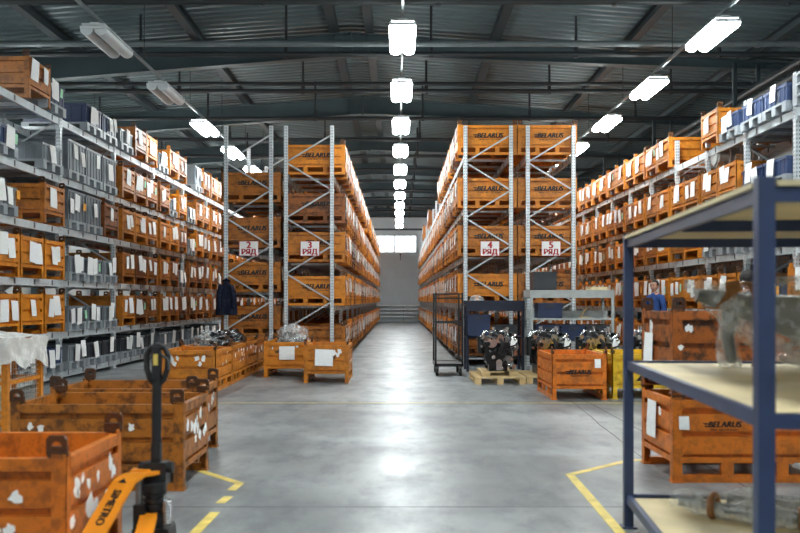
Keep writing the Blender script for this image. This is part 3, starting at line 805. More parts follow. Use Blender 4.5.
# wire mesh box
t_ = thing('wire_mesh_box', (-4.42, 8.92, 0), 0, 'orange framed wire mesh box with white film draped over the rim', 'box')
m = MB()
m = MB(); m.b2(-.03, .03, -.03, .03, 0, .98); pst = m.mesh('corner_post', 'orange_paint')
for sx in (-1, 1):
    for sy in (-1, 1): obj('corner_post', pst, t_, (sx*.57, sy*.40, 0), color=tint(.2))
for nm, L, ax, pos in (('rail', 1.14, 'x', .40), ('rail', .8, 'y', .57)):
    for s_ in (-1, 1):
        for z in (.16, .55, .95):
            m = MB(); m.b2(-L/2, L/2, -.018, .018, z-.02, z+.02) if ax == 'x' else m.b2(-.018, .018, -L/2, L/2, z-.02, z+.02)
            obj('rail', m.mesh('rail', 'orange_paint'), t_, (0, s_*pos, 0) if ax == 'x' else (s_*pos, 0, 0), color=tint(.2))
for s_ in (-1, 1):
    m = MB(); m.b2(-.02, .02, -.018, .018, .16, .95); obj('middle_post', m.mesh('middle_post', 'orange_paint'), t_, (.3, s_*.40, 0), color=tint(.2))
for nm, L, ax, pos in (('mesh_panel', 1.14, 'x', .40), ('mesh_panel', .8, 'y', .57)):
    for s_ in (-1, 1):
        m = MB()
        for k in range(int(L/.05)):
            u = -L/2+.025+.05*k
            m.cyl((u, 0, .16), (u, 0, .95), .0028, 4) if ax == 'x' else m.cyl((0, u, .16), (0, u, .95), .0028, 4)
        for k in range(16):
            z = .18+.05*k
            m.cyl((-L/2, 0, z), (L/2, 0, z), .0028, 4) if ax == 'x' else m.cyl((0, -L/2, z), (0, L/2, z), .0028, 4)
        obj(nm, m.mesh(nm, 'mesh_wire'), t_, (0, s_*pos, 0) if ax == 'x' else (s_*pos, 0, 0))
m = MB(); m.b2(-.56, .56, -.39, .39, .12, .15); obj('floor_plate', m.mesh('floor_plate', 'orange_paint'), t_, color=tint(.4))
m = MB(); nx, ny = 40, 30; vs = []
for j in range(ny+1):
    for i in range(nx+1):
        u = i/nx*2-1; v = j/ny*2-1; x = u*.63; y = v*.46; d = max(abs(x)-.59, abs(y)-.425, 0)
        z = .985+.05*(1-u*u)*(1-v*v)+.05*noise.noise(Vector((x*5, y*5, 2)))
        vs.append(jitter((x, y, z), .02, 9, 3))
for j in range(ny):
    for i in range(nx): m.f.append((j*(nx+1)+i, j*(nx+1)+i+1, (j+1)*(nx+1)+i+1, (j+1)*(nx+1)+i)); m.m.append(0); m.s.append(True)
m.v = [tuple(v) for v in vs]
# hanging skirt
o0 = len(m.v); ring = []
N = 120
for rr in range(7):
    for k in range(N):
        a = 4*k/N; e = int(a); f_ = a-e
        px, py = [(-.62+1.26*f_, -.46), (.63, -.46+.92*f_), (.63-1.26*f_, .46), (-.63, .46-.92*f_)][e]
        q = jitter((px, py, .99-.33*(rr/6)*(.85+.15*math.sin(k*.35))), .035, 6+rr*.4, 5); m.v.append((q.x*1.02, q.y*1.03, q.z))
for rr in range(6):
    for k in range(N): m.f.append((o0+rr*N+k, o0+rr*N+(k+1) % N, o0+(rr+1)*N+(k+1) % N, o0+(rr+1)*N+k)); m.m.append(0); m.s.append(True)
tag(obj('film_cover', m.mesh('film_cover', 'white_film'), None, (-4.42, 8.92, 0)), 'crumpled white film draped over the wire mesh box', 'film')
# crumpled bags
def bag(loc, r, mat, label, seed, name='film_bag', amp=.35):
    m = MB(); m.sph((0, 0, r[2]*.8), r, 44, 26, fn=lambda q, v: q*(1+amp*noise.fractal(v*2.2+Vector((seed, 0, 0)), 1, 2, 4)*.9))
    m.v = [(v[0], v[1], max(v[2], 0)) for v in m.v]
    return tag(obj(name, m.mesh(name, mat), None, loc), label, 'bag')
def film_over(parent, off, r, seed, amp):
    m = MB(); m.sph((0, 0, r[2]*.8), r, 44, 26, fn=lambda q, v: q*(1+amp*noise.fractal(v*2.2+Vector((seed, 0, 0)), 1, 2, 4)*.9))
    m.v = [(v[0], v[1], max(v[2], 0)) for v in m.v]; obj('film_sheet', m.mesh('film_sheet', 'clear_film'), parent, off)
b_ = bag((-3.11, 14.75, .50), (.27, .42, .19), 'black_film', 'black plastic bag with clear film bulging out of the second crate of the row', 1.0)
film_over(b_, (-.06, -.18, 0), (.24, .26, .19), 8.0, .4)
b_ = bag((-3.11, 15.98, .50), (.27, .42, .17), 'black_film', 'lower black plastic bag in the third crate of the row', 4.0)
b_ = bag((-1.98, 16.1, .32), (.28, .4, .24), 'black_film', 'dark parts under crumpled clear film in the bright orange crate', 6.0)
film_over(b_, (.03, -.05, .12), (.30, .46, .24), 2.0, .5)
# ------------------------------------------------------------------ pallet truck
pt = thing('pallet_truck', (-1.30, 4.62, 0), 0, 'orange hand pallet truck with black looped handle beside the open crate', 'pallet truck')
def strip(pts, wdt, th, side=(1, 0, 0)):
    m = MB(); sd = Vector(side)*wdt/2; vs = []
    for p in pts:
        p = Vector(p); vs += [p-sd, p+sd, p+sd-Vector((0, 0, th)), p-sd-Vector((0, 0, th))]
    fs = []
    for k in range(len(pts)-1):
        for i in range(4): fs.append((4*k+i, 4*k+(i+1) % 4, 4*k+4+(i+1) % 4, 4*k+4+i))
    fs += [(3, 2, 1, 0), tuple(range(4*len(pts)-4, 4*len(pts)))]
    return m.add(vs, fs)
arm_pts = [(-.02, .02, .46), (-.085, -.06, .46), (-.115, -.14, .44), (-.175, -.42, .24), (-.185, -.55, .15)]
A = strip(arm_pts, .115, .02); 
obj('arm', A.mesh('arm', 'truck_orange'), pt)
obj('arm', strip([(-.03, .0, .26), (.0, -.1, .25), (.03, -.3, .19), (.085, -.55, .15)], .09, .02).mesh('arm', 'truck_orange'), pt)
m = MB(); m.b2(-.12, -.02, -.02, .05, .435, .468); obj('cross_plate', m.mesh('cross_plate', 'truck_orange'), pt)
for x in (-.19, .085):
    m = MB(); m.b2(x-.07, x+.07, -1.7, -.5, .03, .09); m.prism([(-.55, .09), (-.55, .16), (-.48, .16), (-.48, .03), (-.55, .03)], 'x', x-.07, x+.07)
    obj('fork', m.mesh('fork', 'truck_orange'), pt)
# lettering along the sloping arm
tx = text_mesh('lettering', 'SIMETRO', .058, 'print_black', .002)
p0, p1 = Vector(arm_pts[2]), Vector(arm_pts[3]); d = (p1-p0).normalized(); sx = Vector((1, 0, 0)); sx = (sx-d*sx.dot(d)).normalized(); nrm = sx.cross(d) if sx.cross(d).z > 0 else d.cross(sx)
upv = nrm.cross(d)
M = Matrix((d, -nrm, upv)).transposed().to_4x4(); M.translation = (p0+p1)/2+nrm*.003+d*.01
lo = obj('lettering', tx, pt); lo.matrix_local = M
m = MB(); q = (p0+d*.02); e = .022
m.add([q+sx*e+nrm*.004, q-sx*e+nrm*.004, q-d*.03+nrm*.004], [(0, 1, 2)]); obj('emblem', m.mesh('emblem', 'print_black'), pt)
m = MB(); m.cyl((.01, -.02, .10), (.01, -.02, .36), .05, 16); m.cyl((.01, -.02, .36), (.01, -.02, .40), .065, 16); m.cyl((.01, -.02, .20), (.01, -.02, .25), .075, 16)
m.b2(-.09, .10, -.09, .05, .12, .17); m.b2(-.08, -.02, -.10, -.03, .17, .30); m.cyl((-.06, -.06, .30), (-.06, -.06, .43), .018, 10, 1)
for z in (.28, .31, .34): m.cyl((.01, -.02, z), (.01, -.02, z+.012), .062, 16)
obj('pump', m.mesh('pump', ['black_steel', 'cast_grey']), pt)
m = MB(); m.tube([(.085+.024*math.cos(a*.9), -.06+.024*math.sin(a*.9), .19+.0022*a) for a in range(60)], .006, 6); obj('spring', m.mesh('spring', 'chrome'), pt)
m = MB(); m.b2(-.06, .06, .01, .10, .38, .50); m.cyl((-.09, .05, .47), (.09, .05, .47), .03, 12); m.b2(-.025, .025, .03, .075, .48, .60); obj('handle_base', m.mesh('handle_base', 'black_steel'), pt)
for sx_ in (-1, 1):
    m = MB(); m.cyl((sx_*.03, .05, .09), (sx_*.085, .05, .09), .09, 20); obj('wheel', m.mesh('wheel', 'black_rubber'), pt)
    m = MB(); m.cyl((sx_*.086, .05, .09), (sx_*.09, .05, .09), .04, 12); obj('hub', m.mesh('hub', 'cast_grey'), pt.children[-1])
m = MB(); m.tube([(0, .05, .52), (0, .055, .8), (0, .07, 1.08)], .026, 12); obj('handle_shaft', m.mesh('handle_shaft', 'black_steel'), pt)
m = MB(); lp = [(0, .06, .90), (-.036, .062, .94), (-.056, .066, 1.0), (-.058, .07, 1.07), (-.042, .073, 1.11), (0, .075, 1.125), (.042, .073, 1.11), (.058, .07, 1.07), (.056, .066, 1.0), (.036, .062, .94)]
m.tube(lp, .016, 10, closed=True); obj('handle_loop', m.mesh('handle_loop', 'black_rubber'), pt)
m = MB(); m.b2(-.022, .022, .035, .075, .94, 1.12); obj('grip_body', m.mesh('grip_body', 'black_steel'), pt)
m = MB(); m.b2(-.012, .012, .030, .035, 1.02, 1.08); obj('sticker', m.mesh('sticker', 'line_yellow'), pt)
m = MB(); m.tube([(.03, .03, 1.08), (.07, .02, 1.05), (.08, .0, 1.0)], .008, 6); obj('release_lever', m.mesh('release_lever', 'black_steel'), pt)
# ------------------------------------------------------------------ blue shelf unit
bu = thing('shelf_unit', (1.39, 5.24, 0), R(-4.9), 'blue steel shelf unit with three plywood shelves', 'shelf unit')
BW, BL = 1.35, 2.45
m = MB(); m.b2(-.027, .027, -.027, .027, 0, 1.765); pst = m.mesh('post', 'blue_steel')
m = MB(); m.b2(-.045, .045, -.045, .045, 0, .008); ft = m.mesh('foot', 'blue_steel')
for x in (0, BW):
    for y in (0, -BL): obj('foot', ft, obj('post', pst, bu, (x, y, 0)))
m = MB(); m.b2(-.015, .015, -BL+.03, -.03, -.05, 0); rl_ = m.mesh('side_rail', 'blue_steel')
m = MB(); m.b2(.03, BW-.03, -.015, .015, -.05, 0); rc_ = m.mesh('cross_rail', 'blue_steel')
m = MB(); m.b2(-.015, BW+.015, -BL+.02, -.02, 0, .018)
for z in (.20, 1.005, 1.735):
    for x in (0, BW): obj('side_rail', rl_, bu, (x, 0, z))
    for y in ((0, -BL) if z < 1.5 else (0, -BL*.5, -BL)): obj('cross_rail', rc_, bu, (0, y, z))
m2 = MB(); m2.b2(.03, BW-.03, -BL+.035, -.035, 0, .018); sh_in = m2.mesh('plywood_shelf', 'plywood')
sh_top = MB(); sh_top.b2(.032, BW-.032, -BL-.03, .03, 0, .018); sh_top.b2(-.03, .032, -BL+.035, -.035, 0, .018); sh_top = sh_top.mesh('plywood_shelf', 'plywood')
obj('plywood_shelf', sh_in, bu, (0, 0, .165)); obj('plywood_shelf', sh_in, bu, (0, 0, .975)); obj('plywood_shelf', sh_top, bu, (0, 0, 1.735))
# wrapped casting on the middle shelf
wc = thing('wrapped_casting', (2.08, 4.80, .993), 0, 'grey casting wrapped in clear film and brown tape on the middle plywood shelf', 'casting')
def lump(pts, rs_, n, seed, amp):
    m = MB()
    # resample
    P = []; Q = []
    for k in range(len(pts)-1):
        for j in range(6):
            f_ = j/6; P.append(Vector(pts[k]).lerp(Vector(pts[k+1]), f_)); Q.append(rs_[k]*(1-f_)+rs_[k+1]*f_)
    P.append(Vector(pts[-1])); Q.append(rs_[-1])
    m.tube(P, Q, n); m.v = [tuple(jitter(jitter(v, amp, 4, seed), amp*.6, 13, seed)) for v in m.v]
    m.v = [(v[0], v[1], max(v[2], .0)) for v in m.v]
    return m
core = MB()
for pts, rs_ in (([(-.40, .08, .36), (-.1, .05, .30), (.35, .0, .2), (.8, -.03, .15)], [.03, .07, .15, .13]), ([(-.20, .1, .30), (-.22, .1, .16), (-.19, .1, .03)], [.05, .035, .03]), ([(.2, 0, .2), (.5, -.12, .2)], [.17, .13])):
    c_ = lump(pts, rs_, 16, 2, .01); core.add(c_.v, c_.f, 0, True)
obj('casting', core.mesh('casting', 'cast_part'), wc)
wrapm = MB()
for pts, rs_, sd in (([(-.47, .08, .41), (-.36, .08, .37), (-.22, .07, .32), (.02, .04, .24), (.35, .0, .2), (.75, -.03, .18), (.95, -.05, .12)], [.03, .06, .12, .21, .25, .21, .12], 1), ([(-.17, .1, .34), (-.21, .1, .2), (-.22, .1, .09), (-.20, .1, .0)], [.10, .075, .06, .05], 4)):
    c_ = lump(pts, rs_, 28, sd, .035); wrapm.add(c_.v, c_.f, 0, True)
obj('film_wrap', wrapm.mesh('film_wrap', 'clear_film'), wc); wc.scale = (1, 1, 1.12)
m = MB(); m.tube([(-.11+.02*math.sin(a*.6), .03+.15*math.cos(a*math.pi/9)*.75, .21+.2*math.sin(a*math.pi/9)) for a in range(18)], .016, 6, closed=True)
m.v = [((v[0]+.0), v[1], v[2]) for v in m.v]
def tape(pts, wd):
    mm = MB(); vs = []
    for p in pts: vs += [(p[0]-wd/2, p[1], p[2]), (p[0]+wd/2, p[1], p[2]+wd*.12)]
    mm.add(vs, [(2*i, 2*i+1, 2*i+3, 2*i+2) for i in range(len(pts)-1)], 0, True); return mm.mesh('tape', 'tape_brown')
obj('tape', tape([(-.15, .06, .425), (-.14, -.07, .40), (-.125, -.115, .30), (-.115, -.12, .2), (-.11, -.10, .08), (-.11, -.02, .01)], .055), wc)
obj('tape', tape([(-.21, .06, .425), (-.23, -.02, .38), (-.27, -.03, .33), (-.29, .02, .29)], .08), wc)
# small wrapped parts on the bottom shelf
def rod(name, loc, rz, L, r, label, seed):
    t = thing(name, loc, rz, label, 'wrapped part')
    k_ = lump([(0, 0, r), (L*.3, 0, r), (L*.65, 0, r), (L, 0, r)], [r*.5, r*.4, r*.5, r*.6], 12, seed, .005); obj('metal_rod', k_.mesh('metal_rod', 'cast_grey'), t)
    k_ = lump([(-.04, 0, r), (L*.2, 0, r*1.1), (L*.3, 0, r*.8), (L*.7, 0, r), (L*1.05, 0, r*.8)], [r*.7, r*1.2, r*.75, r*1.2, r*.6], 20, seed, .022); obj('film_wrap', k_.mesh('film_wrap', 'clear_film'), t)
    m = MB(); m.tube([(L*.3, 1.0*r*math.cos(a*math.pi/8), r+1.0*r*math.sin(a*math.pi/8)) for a in range(16)], .02, 6, closed=True); obj('tape', m.mesh('tape', 'tape_brown'), t)
rod('wrapped_rod', (1.58, 4.86, .183), R(-38), .62, .062, 'film wrapped rod with brown tape on the bottom plywood shelf, by the post', 3)
rod('wrapped_rod', (1.86, 4.9, .183), R(-30), .62, .066, 'second film wrapped rod with brown tape, lying behind the other one', 9)
rod('wrapped_rod', (1.95, 4.55, .183), R(-20), .5, .05, 'third film wrapped rod, lying alongside the two taped rods', 14)
# ------------------------------------------------------------------ trolley
tr = thing('trolley', (.92, 16.1, 0), 0, 'black steel trolley with tall end frames at the mouth of the central aisle', 'trolley')
m = MB(); TW, TD = .52, .95
m.b2(-TW/2, TW/2, -TD/2, -TD/2+.04, .17, .22); m.b2(-TW/2, TW/2, TD/2-.04, TD/2, .17, .22); m.b2(-TW/2, -TW/2+.04, -TD/2, TD/2, .17, .22); m.b2(TW/2-.04, TW/2, -TD/2, TD/2, .17, .22); m.b2(-TW/2, TW/2, -TD/2, TD/2, .20, .212)
obj('base_frame', m.mesh('base_frame', 'black_steel'), tr)
for y in (-TD/2+.02, TD/2-.02):
    for x in (-TW/2+.02, TW/2-.02):
        m = MB(); m.b2(-.016, .016, -.016, .016, .22, 1.5); obj('post', m.mesh('post', 'black_steel'), tr, (x, y, 0))
    for z in (1.48, 1.40, .96):
        m = MB(); m.b2(-TW/2+.03, TW/2-.03, -.011, .011, z-.011, z+.011); obj('crossbar', m.mesh('crossbar', 'black_steel'), tr, (0, y, 0))
for x in (-TW/2+.05, TW/2-.05):
    for y in (-TD/2+.07, TD/2-.07):
        m = MB(); m.cyl((-.02, .02, .065), (.02, .02, .065), .065, 16); wh = obj('wheel', m.mesh('wheel', 'black_rubber'), tr, (x, y, 0))
        m = MB(); m.b2(-.03, .03, -.03, .04, .13, .17); m.b2(-.03, -.024, 0, .03, .05, .14); m.b2(.024, .03, 0, .03, .05, .14); obj('caster_fork', m.mesh('caster_fork', 'cast_grey'), wh)
# ------------------------------------------------------------------ wooden pallets and engines
m = MB(); m.b2(-.045, .045, -.6, .6, 0, .022); PB = m.mesh('board', 'wood')
m = MB(); m.b2(-.415, .415, -.05, .05, 0, .022); PC = m.mesh('cross_board', 'wood')
m = MB(); m.b2(-.05, .05, -.07, .07, 0, .078); PK = m.mesh('block', 'wood')
def pallet(loc, label, group='wooden pallets under the engines', rz=0):
    t = thing('wooden_pallet', loc, rz, label, 'pallet', group)
    for x in (-.36, 0, .36):
        obj('board', PB, t, (x, 0, 0))
        for y in (-.53, 0, .53): obj('block', PK, t, (x, y, .022))
    for y in (-.55, -.33, -.11, .11, .33, .55): obj('cross_board', PC, t, (0, y, .10))
    return t
def engine_parts():
    P = []
    m = MB(); m.b2(-.20, .20, -.24, .24, .12, .50); m.b2(-.16, .16, -.26, .26, .0, .14)
    for k in range(5): m.b2(-.215, .215, -.21+.1*k, -.19+.1*k, .16, .48)
    P.append(('engine_block', m.mesh('engine_block', 'cast_dark')))
    m = MB(); m.b2(-.17, .17, -.25, .25, .50, .60)
    for k in range(4): m.cyl((.17, -.18+.12*k, .55), (.22, -.18+.12*k, .55), .035, 10)
    P.append(('cylinder_head', m.mesh('cylinder_head', 'cast_grey')))
    m = MB(); m.b2(-.11, .11, -.24, .24, .60, .68); m.cyl((0, -.12, .68), (0, -.12, .72), .035, 12); P.append(('valve_cover', m.mesh('valve_cover', 'black_steel')))
    m = MB(); m.cyl((0, -.25, .28), (0, -.31, .28), .24, 24); m.cyl((0, -.31, .28), (0, -.33, .28), .12, 20); P.append(('flywheel_housing', m.mesh('flywheel_housing', 'cast_dark')))
    m = MB(); m.cyl((-.12, -.32, .5), (-.12, -.36, .5), .09, 20); m.cyl((-.12, -.36, .5), (-.12, -.37, .5), .035, 10); P.append(('pulley', m.mesh('pulley', 'chrome')))
    m = MB(); m.cyl((.16, -.33, .20), (.16, -.37, .20), .08, 20); m.cyl((.16, -.37, .20), (.16, -.39, .20), .03, 10); P.append(('pulley', m.mesh('pulley', 'cast_grey')))
    m = MB(); m.cyl((.29, -.20, .42), (.29, .02, .42), .075, 16); m.cyl((.29, -.23, .42), (.29, -.20, .42), .05, 14); P.append(('alternator', m.mesh('alternator', 'cast_grey')))
    m = MB(); m.cyl((-.29, -.10, .30), (-.29, -.10, .56), .055, 16); m.cyl((-.29, -.10, .56), (-.29, -.10, .60), .065, 16); P.append(('oil_filter', m.mesh('oil_filter', 'black_steel')))
    m = MB(); m.cyl((-.29, .06, .30), (-.29, .06, .52), .05, 16); m.cyl((-.29, .06, .52), (-.29, .06, .57), .06, 16); P.append(('fuel_filter', m.mesh('fuel_filter', 'cast_grey')))
    m = MB(); m.tube([(.22, -.2, .56), (.3, -.16, .6), (.32, 0, .62), (.3, .18, .6), (.2, .26, .62), (.05, .3, .66)], .04, 12); P.append(('intake_pipe', m.mesh('intake_pipe', 'chrome')))
    m = MB()
    for k in range(4): m.tube([(-.1, -.18+.12*k, .66), (-.2, -.2+.12*k, .7), (-.27, -.12+.06*k, .6), (-.26, -.1+.05*k, .5)], .008, 6)
    P.append(('fuel_line', m.mesh('fuel_line', 'chrome')))
    m = MB(); m.tube([(-.05, -.3, .64), (-.02, -.38, .62), (.06, -.42, .5), (.02, -.42, .38), (0, -.36, .3)], .03, 10); P.append(('hose', m.mesh('hose', 'black_rubber')))
    m = MB(); m.cyl((.02, -.34, .60), (.02, -.42, .60), .05, 14); m.b2(-.06, .08, -.40, -.33, .50, .58); P.append(('water_pump', m.mesh('water_pump', 'chrome')))
    m = MB(); m.cyl((0, -.36, .16), (0, -.40, .16), .055, 14); m.b2(-.05, .05, -.41, -.34, .03, .15); P.append(('crank_pulley', m.mesh('crank_pulley', 'chrome')))
    rr = random.Random(5); m = MB(); m2 = MB()
    for k in range(30):
        x, z = rr.uniform(-.30, .30), rr.uniform(.05, .62); q = m if k % 2 else m2
        q.cyl((x, -.30, z), (x, -.335-rr.uniform(0, .05), z), rr.uniform(.012, .04), 10)
        if k % 3 == 0: q.sph((x, -.36, z), rr.uniform(.015, .035), 10, 6)
    for k in range(12): x, y = rr.uniform(-.2, .25), rr.uniform(-.25, .2); m.cyl((x, y, .60), (x, y, .66+rr.uniform(0, .10)), rr.uniform(.015, .045), 10); m.sph((x, y, .67), .03, 8, 6)
    for k in range(6): x = rr.uniform(-.25, .2); m2.tube([(x, -.32, .15+.07*k), (x+.05, -.38, .2+.06*k), (x+.12, -.36, .26+.05*k), (x+.14, -.3, .34+.04*k)], .014, 8)
    P.append(('fittings', m.mesh('fittings', 'chrome'))); P.append(('fittings', m2.mesh('fittings', 'cast_dark')))
    m = MB(); m.b2(.02, .30, .05, .22, .64, .66); m.b2(.14, .17, .05, .22, .60, .64); P.append(('bracket', m.mesh('bracket', 'cast_dark')))
    return P
EP = engine_parts()
m = MB(); m.b2(-.06, .06, -.42, .42, 0, .10); CHOCK = m.mesh('wooden_bearer', 'wood')
def engine(loc, rz, label, s=1.2, papers_=True):
    t = thing('diesel_engine', loc, rz, label, 'engine', 'engines on pallets'); t.scale = (s, s, s)
    for nm, me in EP:
        o = obj(nm, me, t)
        if nm == 'fittings': o['kind'] = 'stuff'
    if papers_: o = obj('paper_tag', SHEETS[2], t, (.26, -.33, .50), (-.3, .35, .2)); o.scale = (.6, .6, .6)
    return t
def bearer(loc, label):
    t = thing('timber_bearer', loc, 0, label, 'timber', 'timber bearers under the engines'); obj('timber', CHOCK, t)
pallet((1.66, 14.65, 0), 'pale wooden pallet carrying the engine nearest the trolley')
for x in (1.44, 1.9): 
    m = MB(); m.b2(-.07, .07, -.42, .42, 0, .07); tag(obj('timber_bearer', m.mesh('timber_bearer', 'wood'), None, (x, 14.65, .122)), 'timber bearer under the engine nearest the trolley, on the %s side' % ('trolley' if x < 1.6 else 'crate'), 'timber', 'timber bearers under the engine')
engine((1.66, 14.62, .192), 0, 'black and silver engine on a pallet nearest the trolley', .95)
for i, (x, y, z, lab) in enumerate(((2.52, 14.8, 1, 'second'), (3.38, 14.75, 1, 'third'), (4.24, 14.75, 1, 'fourth'))):
    for k in range(z): pallet((x, y, .122*k), 'wooden pallet under the %s engine from the trolley' % lab)
    engine((x, y, .122*z), (0.1, -.12, .1)[i], 'black and silver engine, %s in line from the trolley' % lab, 1.05)
# ------------------------------------------------------------------ navy bench with bins
nb_ = thing('navy_bench', (1.86, 16.9, 0), 0, 'navy steel bench standing before rack number four', 'bench')
m = MB(); m.b2(-.56, .56, -.32, .32, 1.24, 1.28); m.b2(-.56, .56, -.32, -.30, 1.16, 1.24); obj('worktop', m.mesh('worktop', 'navy_steel'), nb_)
m = MB(); m.b2(-.54, .54, -.30, .30, .64, .67); obj('lower_shelf', m.mesh('lower_shelf', 'navy_steel'), nb_)
for y_ in (-.325, .315): m = MB(); m.b2(-.56, .56, -.005, .005, 1.28, 1.36); obj('lip', m.mesh('lip', 'navy_steel'), nb_, (0, y_, 0))
for x in (-.53, .53):
    for y in (-.29, .29):
        m = MB(); m.b2(-.025, .025, -.025, .025, 0, 1.24); obj('leg', m.mesh('leg', 'navy_steel'), nb_, (x, y, 0))
def smallbin(loc, w, l, h, mat, label, group=None, rz=0):
    t = thing('storage_bin', loc, rz, label, 'bin', group)
    m = MB(); t_ = .012
    def wall(x0, x1, y0, y1): m.b2(x0, x1, y0, y1, 0, h)
    wall(-w/2, w/2, -l/2, -l/2+t_); wall(-w/2, w/2, l/2-t_, l/2); wall(-w/2, -w/2+t_, -l/2+t_, l/2-t_); wall(w/2-t_, w/2, -l/2+t_, l/2-t_); m.b2(-w/2, w/2, -l/2, l/2, 0, .012)
    obj('bin_body', m.mesh('bin_body', mat), t)
    m = MB()
    for z in (h-.03, h-.10): m.b2(-w/2-.012, w/2+.012, -l/2-.012, -l/2, z, z+.02); m.b2(-w/2-.012, w/2+.012, l/2, l/2+.012, z, z+.02); m.b2(-w/2-.012, -w/2, -l/2, l/2, z, z+.02); m.b2(w/2, w/2+.012, -l/2, l/2, z, z+.02)
    obj('rim', m.mesh('rim', mat), t)
    m = MB(); m.b2(-.07, .07, -l/2-.016, -l/2-.002, h-.085, h-.045); obj('handhold', m.mesh('handhold', 'dark_plastic'), t)
    return t
smallbin((1.545, 16.80, .67), .42, .5, .42, 'navy_plastic', 'blue bin on the lower shelf of the navy bench')
smallbin((2.08, 16.9, .67), .40, .5, .22, 'dark_plastic', 'black bin on the lower shelf of the navy bench')
bag((1.52, 16.85, 1.28), (.14, .12, .10), 'clear_film', 'small clear film bundle on top of the navy bench', 3.0)
for i, (x, mt, lab) in enumerate(((1.75, 'light_steel', 'small pale tray on top of the navy bench'), (1.98, 'dark_plastic', 'small black tray on top of the navy bench, in the middle'), (2.22, 'dark_plastic', 'small black tray on top of the navy bench, far from the bundle'))):
    smallbin((x, 16.75, 1.28), .18, .26, .07, mt, lab)
# ------------------------------------------------------------------ pale steel table with bins
pt_ = thing('steel_table', (3.22, 16.45, 0), 0, 'pale grey steel table with two open shelves behind the engines', 'table')
m = MB(); m.b2(-.78, .78, -.42, .42, 1.52, 1.555); m.b2(-.78, .78, -.42, -.40, 1.41, 1.52); m.b2(-.78, .78, .40, .42, 1.41, 1.52); m.b2(-.78, -.76, -.40, .40, 1.41, 1.52); m.b2(.76, .78, -.40, .40, 1.41, 1.52); obj('shelf', m.mesh('shelf', 'light_steel'), pt_)
m = MB(); m.b2(-.78, .78, -.42, .42, 1.0, 1.035); m.b2(-.78, .78, .12, .14, 1.035, 1.17); obj('shelf', m.mesh('shelf', 'light_steel'), pt_)
m = MB(); m.b2(-.76, .76, -.40, .40, .58, .61); obj('shelf', m.mesh('shelf', 'light_steel'), pt_)
for x in (-.75, .75):
    for y in (-.39, .39):
        m = MB(); m.b2(-.025, .025, -.025, .025, 0, 1.52); obj('leg', m.mesh('leg', 'light_steel'), pt_, (x, y, 0))
smallbin((2.72, 16.3, 1.555), .42, .5, .34, 'dark_plastic', 'black bin on top of the pale steel table')
smallbin((2.82, 16.3, 1.035), .44, .46, .28, 'navy_plastic', 'blue bin on the upper open shelf of the pale steel table')
for i, (x, mt) in enumerate(((2.78, 'navy_plastic'), (3.24, 'navy_plastic'), (3.70, 'dark_plastic'))):
    smallbin((x, 16.3, .61), .43, .5, .30, mt, ('blue bin under the other bins at the trolley end of the lowest table shelf', 'blue bin in the middle of the lowest table shelf', 'black bin at the far end of the lowest table shelf')[i])
m = MB(); m.b2(-.16, .16, -.2, .2, 0, .03); m.b2(-.16, .16, -.2, -.19, .03, .06); m.b2(-.16, -.15, -.2, .2, .03, .06); m.b2(.15, .16, -.2, .2, .03, .06)
tag(obj('wooden_tray', m.mesh('wooden_tray', 'plywood'), None, (3.75, 16.35, 1.555)), 'shallow wooden tray on top of the pale steel table', 'tray')
m = MB(); m.bar((-.08, 0, 0.02), (.08, .05, .22), .04, .02); m.box((0, 0, .01), (.2, .1, .02)); tag(obj('wood_block', m.mesh('wood_block', 'wood'), None, (3.5, 16.3, 1.035)), 'piece of wood leaning on the upper open table shelf', 'wood')
# warning card on the lowest crate of rack 4
t_ = thing('warning_card', (1.32, 16.2, .55), 0, 'white card with red mark hanging on the trolley beside the engine', 'card') if False else None
# ------------------------------------------------------------------ jacket on rack 2
m = MB(); nz, na = 22, 36; vs = []
for j in range(nz+1):
    f_ = j/nz; z = -.72*f_
    wd = .03+.11*min(1, f_*4)+.06*f_; dp = .03+.055*min(1, f_*3)
    for i in range(na):
        a = 2*math.pi*i/na; fold = 1+.18*math.sin(a*6+f_*2)*min(1, f_*2)
        vs.append(jitter((wd*math.cos(a)*fold, dp*math.sin(a)*fold, z), .02, 6, 4))
m.add(vs, [(j*na+i, j*na+(i+1) % na, (j+1)*na+(i+1) % na, (j+1)*na+i) for j in range(nz) for i in range(na)], 0, True)
jk = thing('hanging_jacket', (-3.54, 17.93, 1.78), 0, 'dark navy work jacket hanging on the upright of rack number two', 'jacket')
obj('jacket_body', m.mesh('jacket_body', 'cloth_navy'), jk)
for s_ in (-1, 1):
    m = lump([(s_*.09, -.03, -.10), (s_*.15, -.06, -.3), (s_*.14, -.05, -.56)], [.05, .055, .045], 14, 3+s_, .02)
    m = MB(); pts = [(s_*.09, -.03, -.10), (s_*.14, -.055, -.25), (s_*.155, -.06, -.4), (s_*.14, -.05, -.58)]
    m.tube(pts, [.05, .06, .055, .045], 14); m.v = [tuple(jitter(v, .015, 9, s_)) for v in m.v]; obj('sleeve', m.mesh('sleeve', 'cloth_navy'), jk)
m = MB(); m.tube([(-.07, -.02, -.02), (0, -.05, .03), (.07, -.02, -.02), (0, .03, .01)], .022, 8, closed=True); obj('collar', m.mesh('collar', 'cloth_navy'), jk)
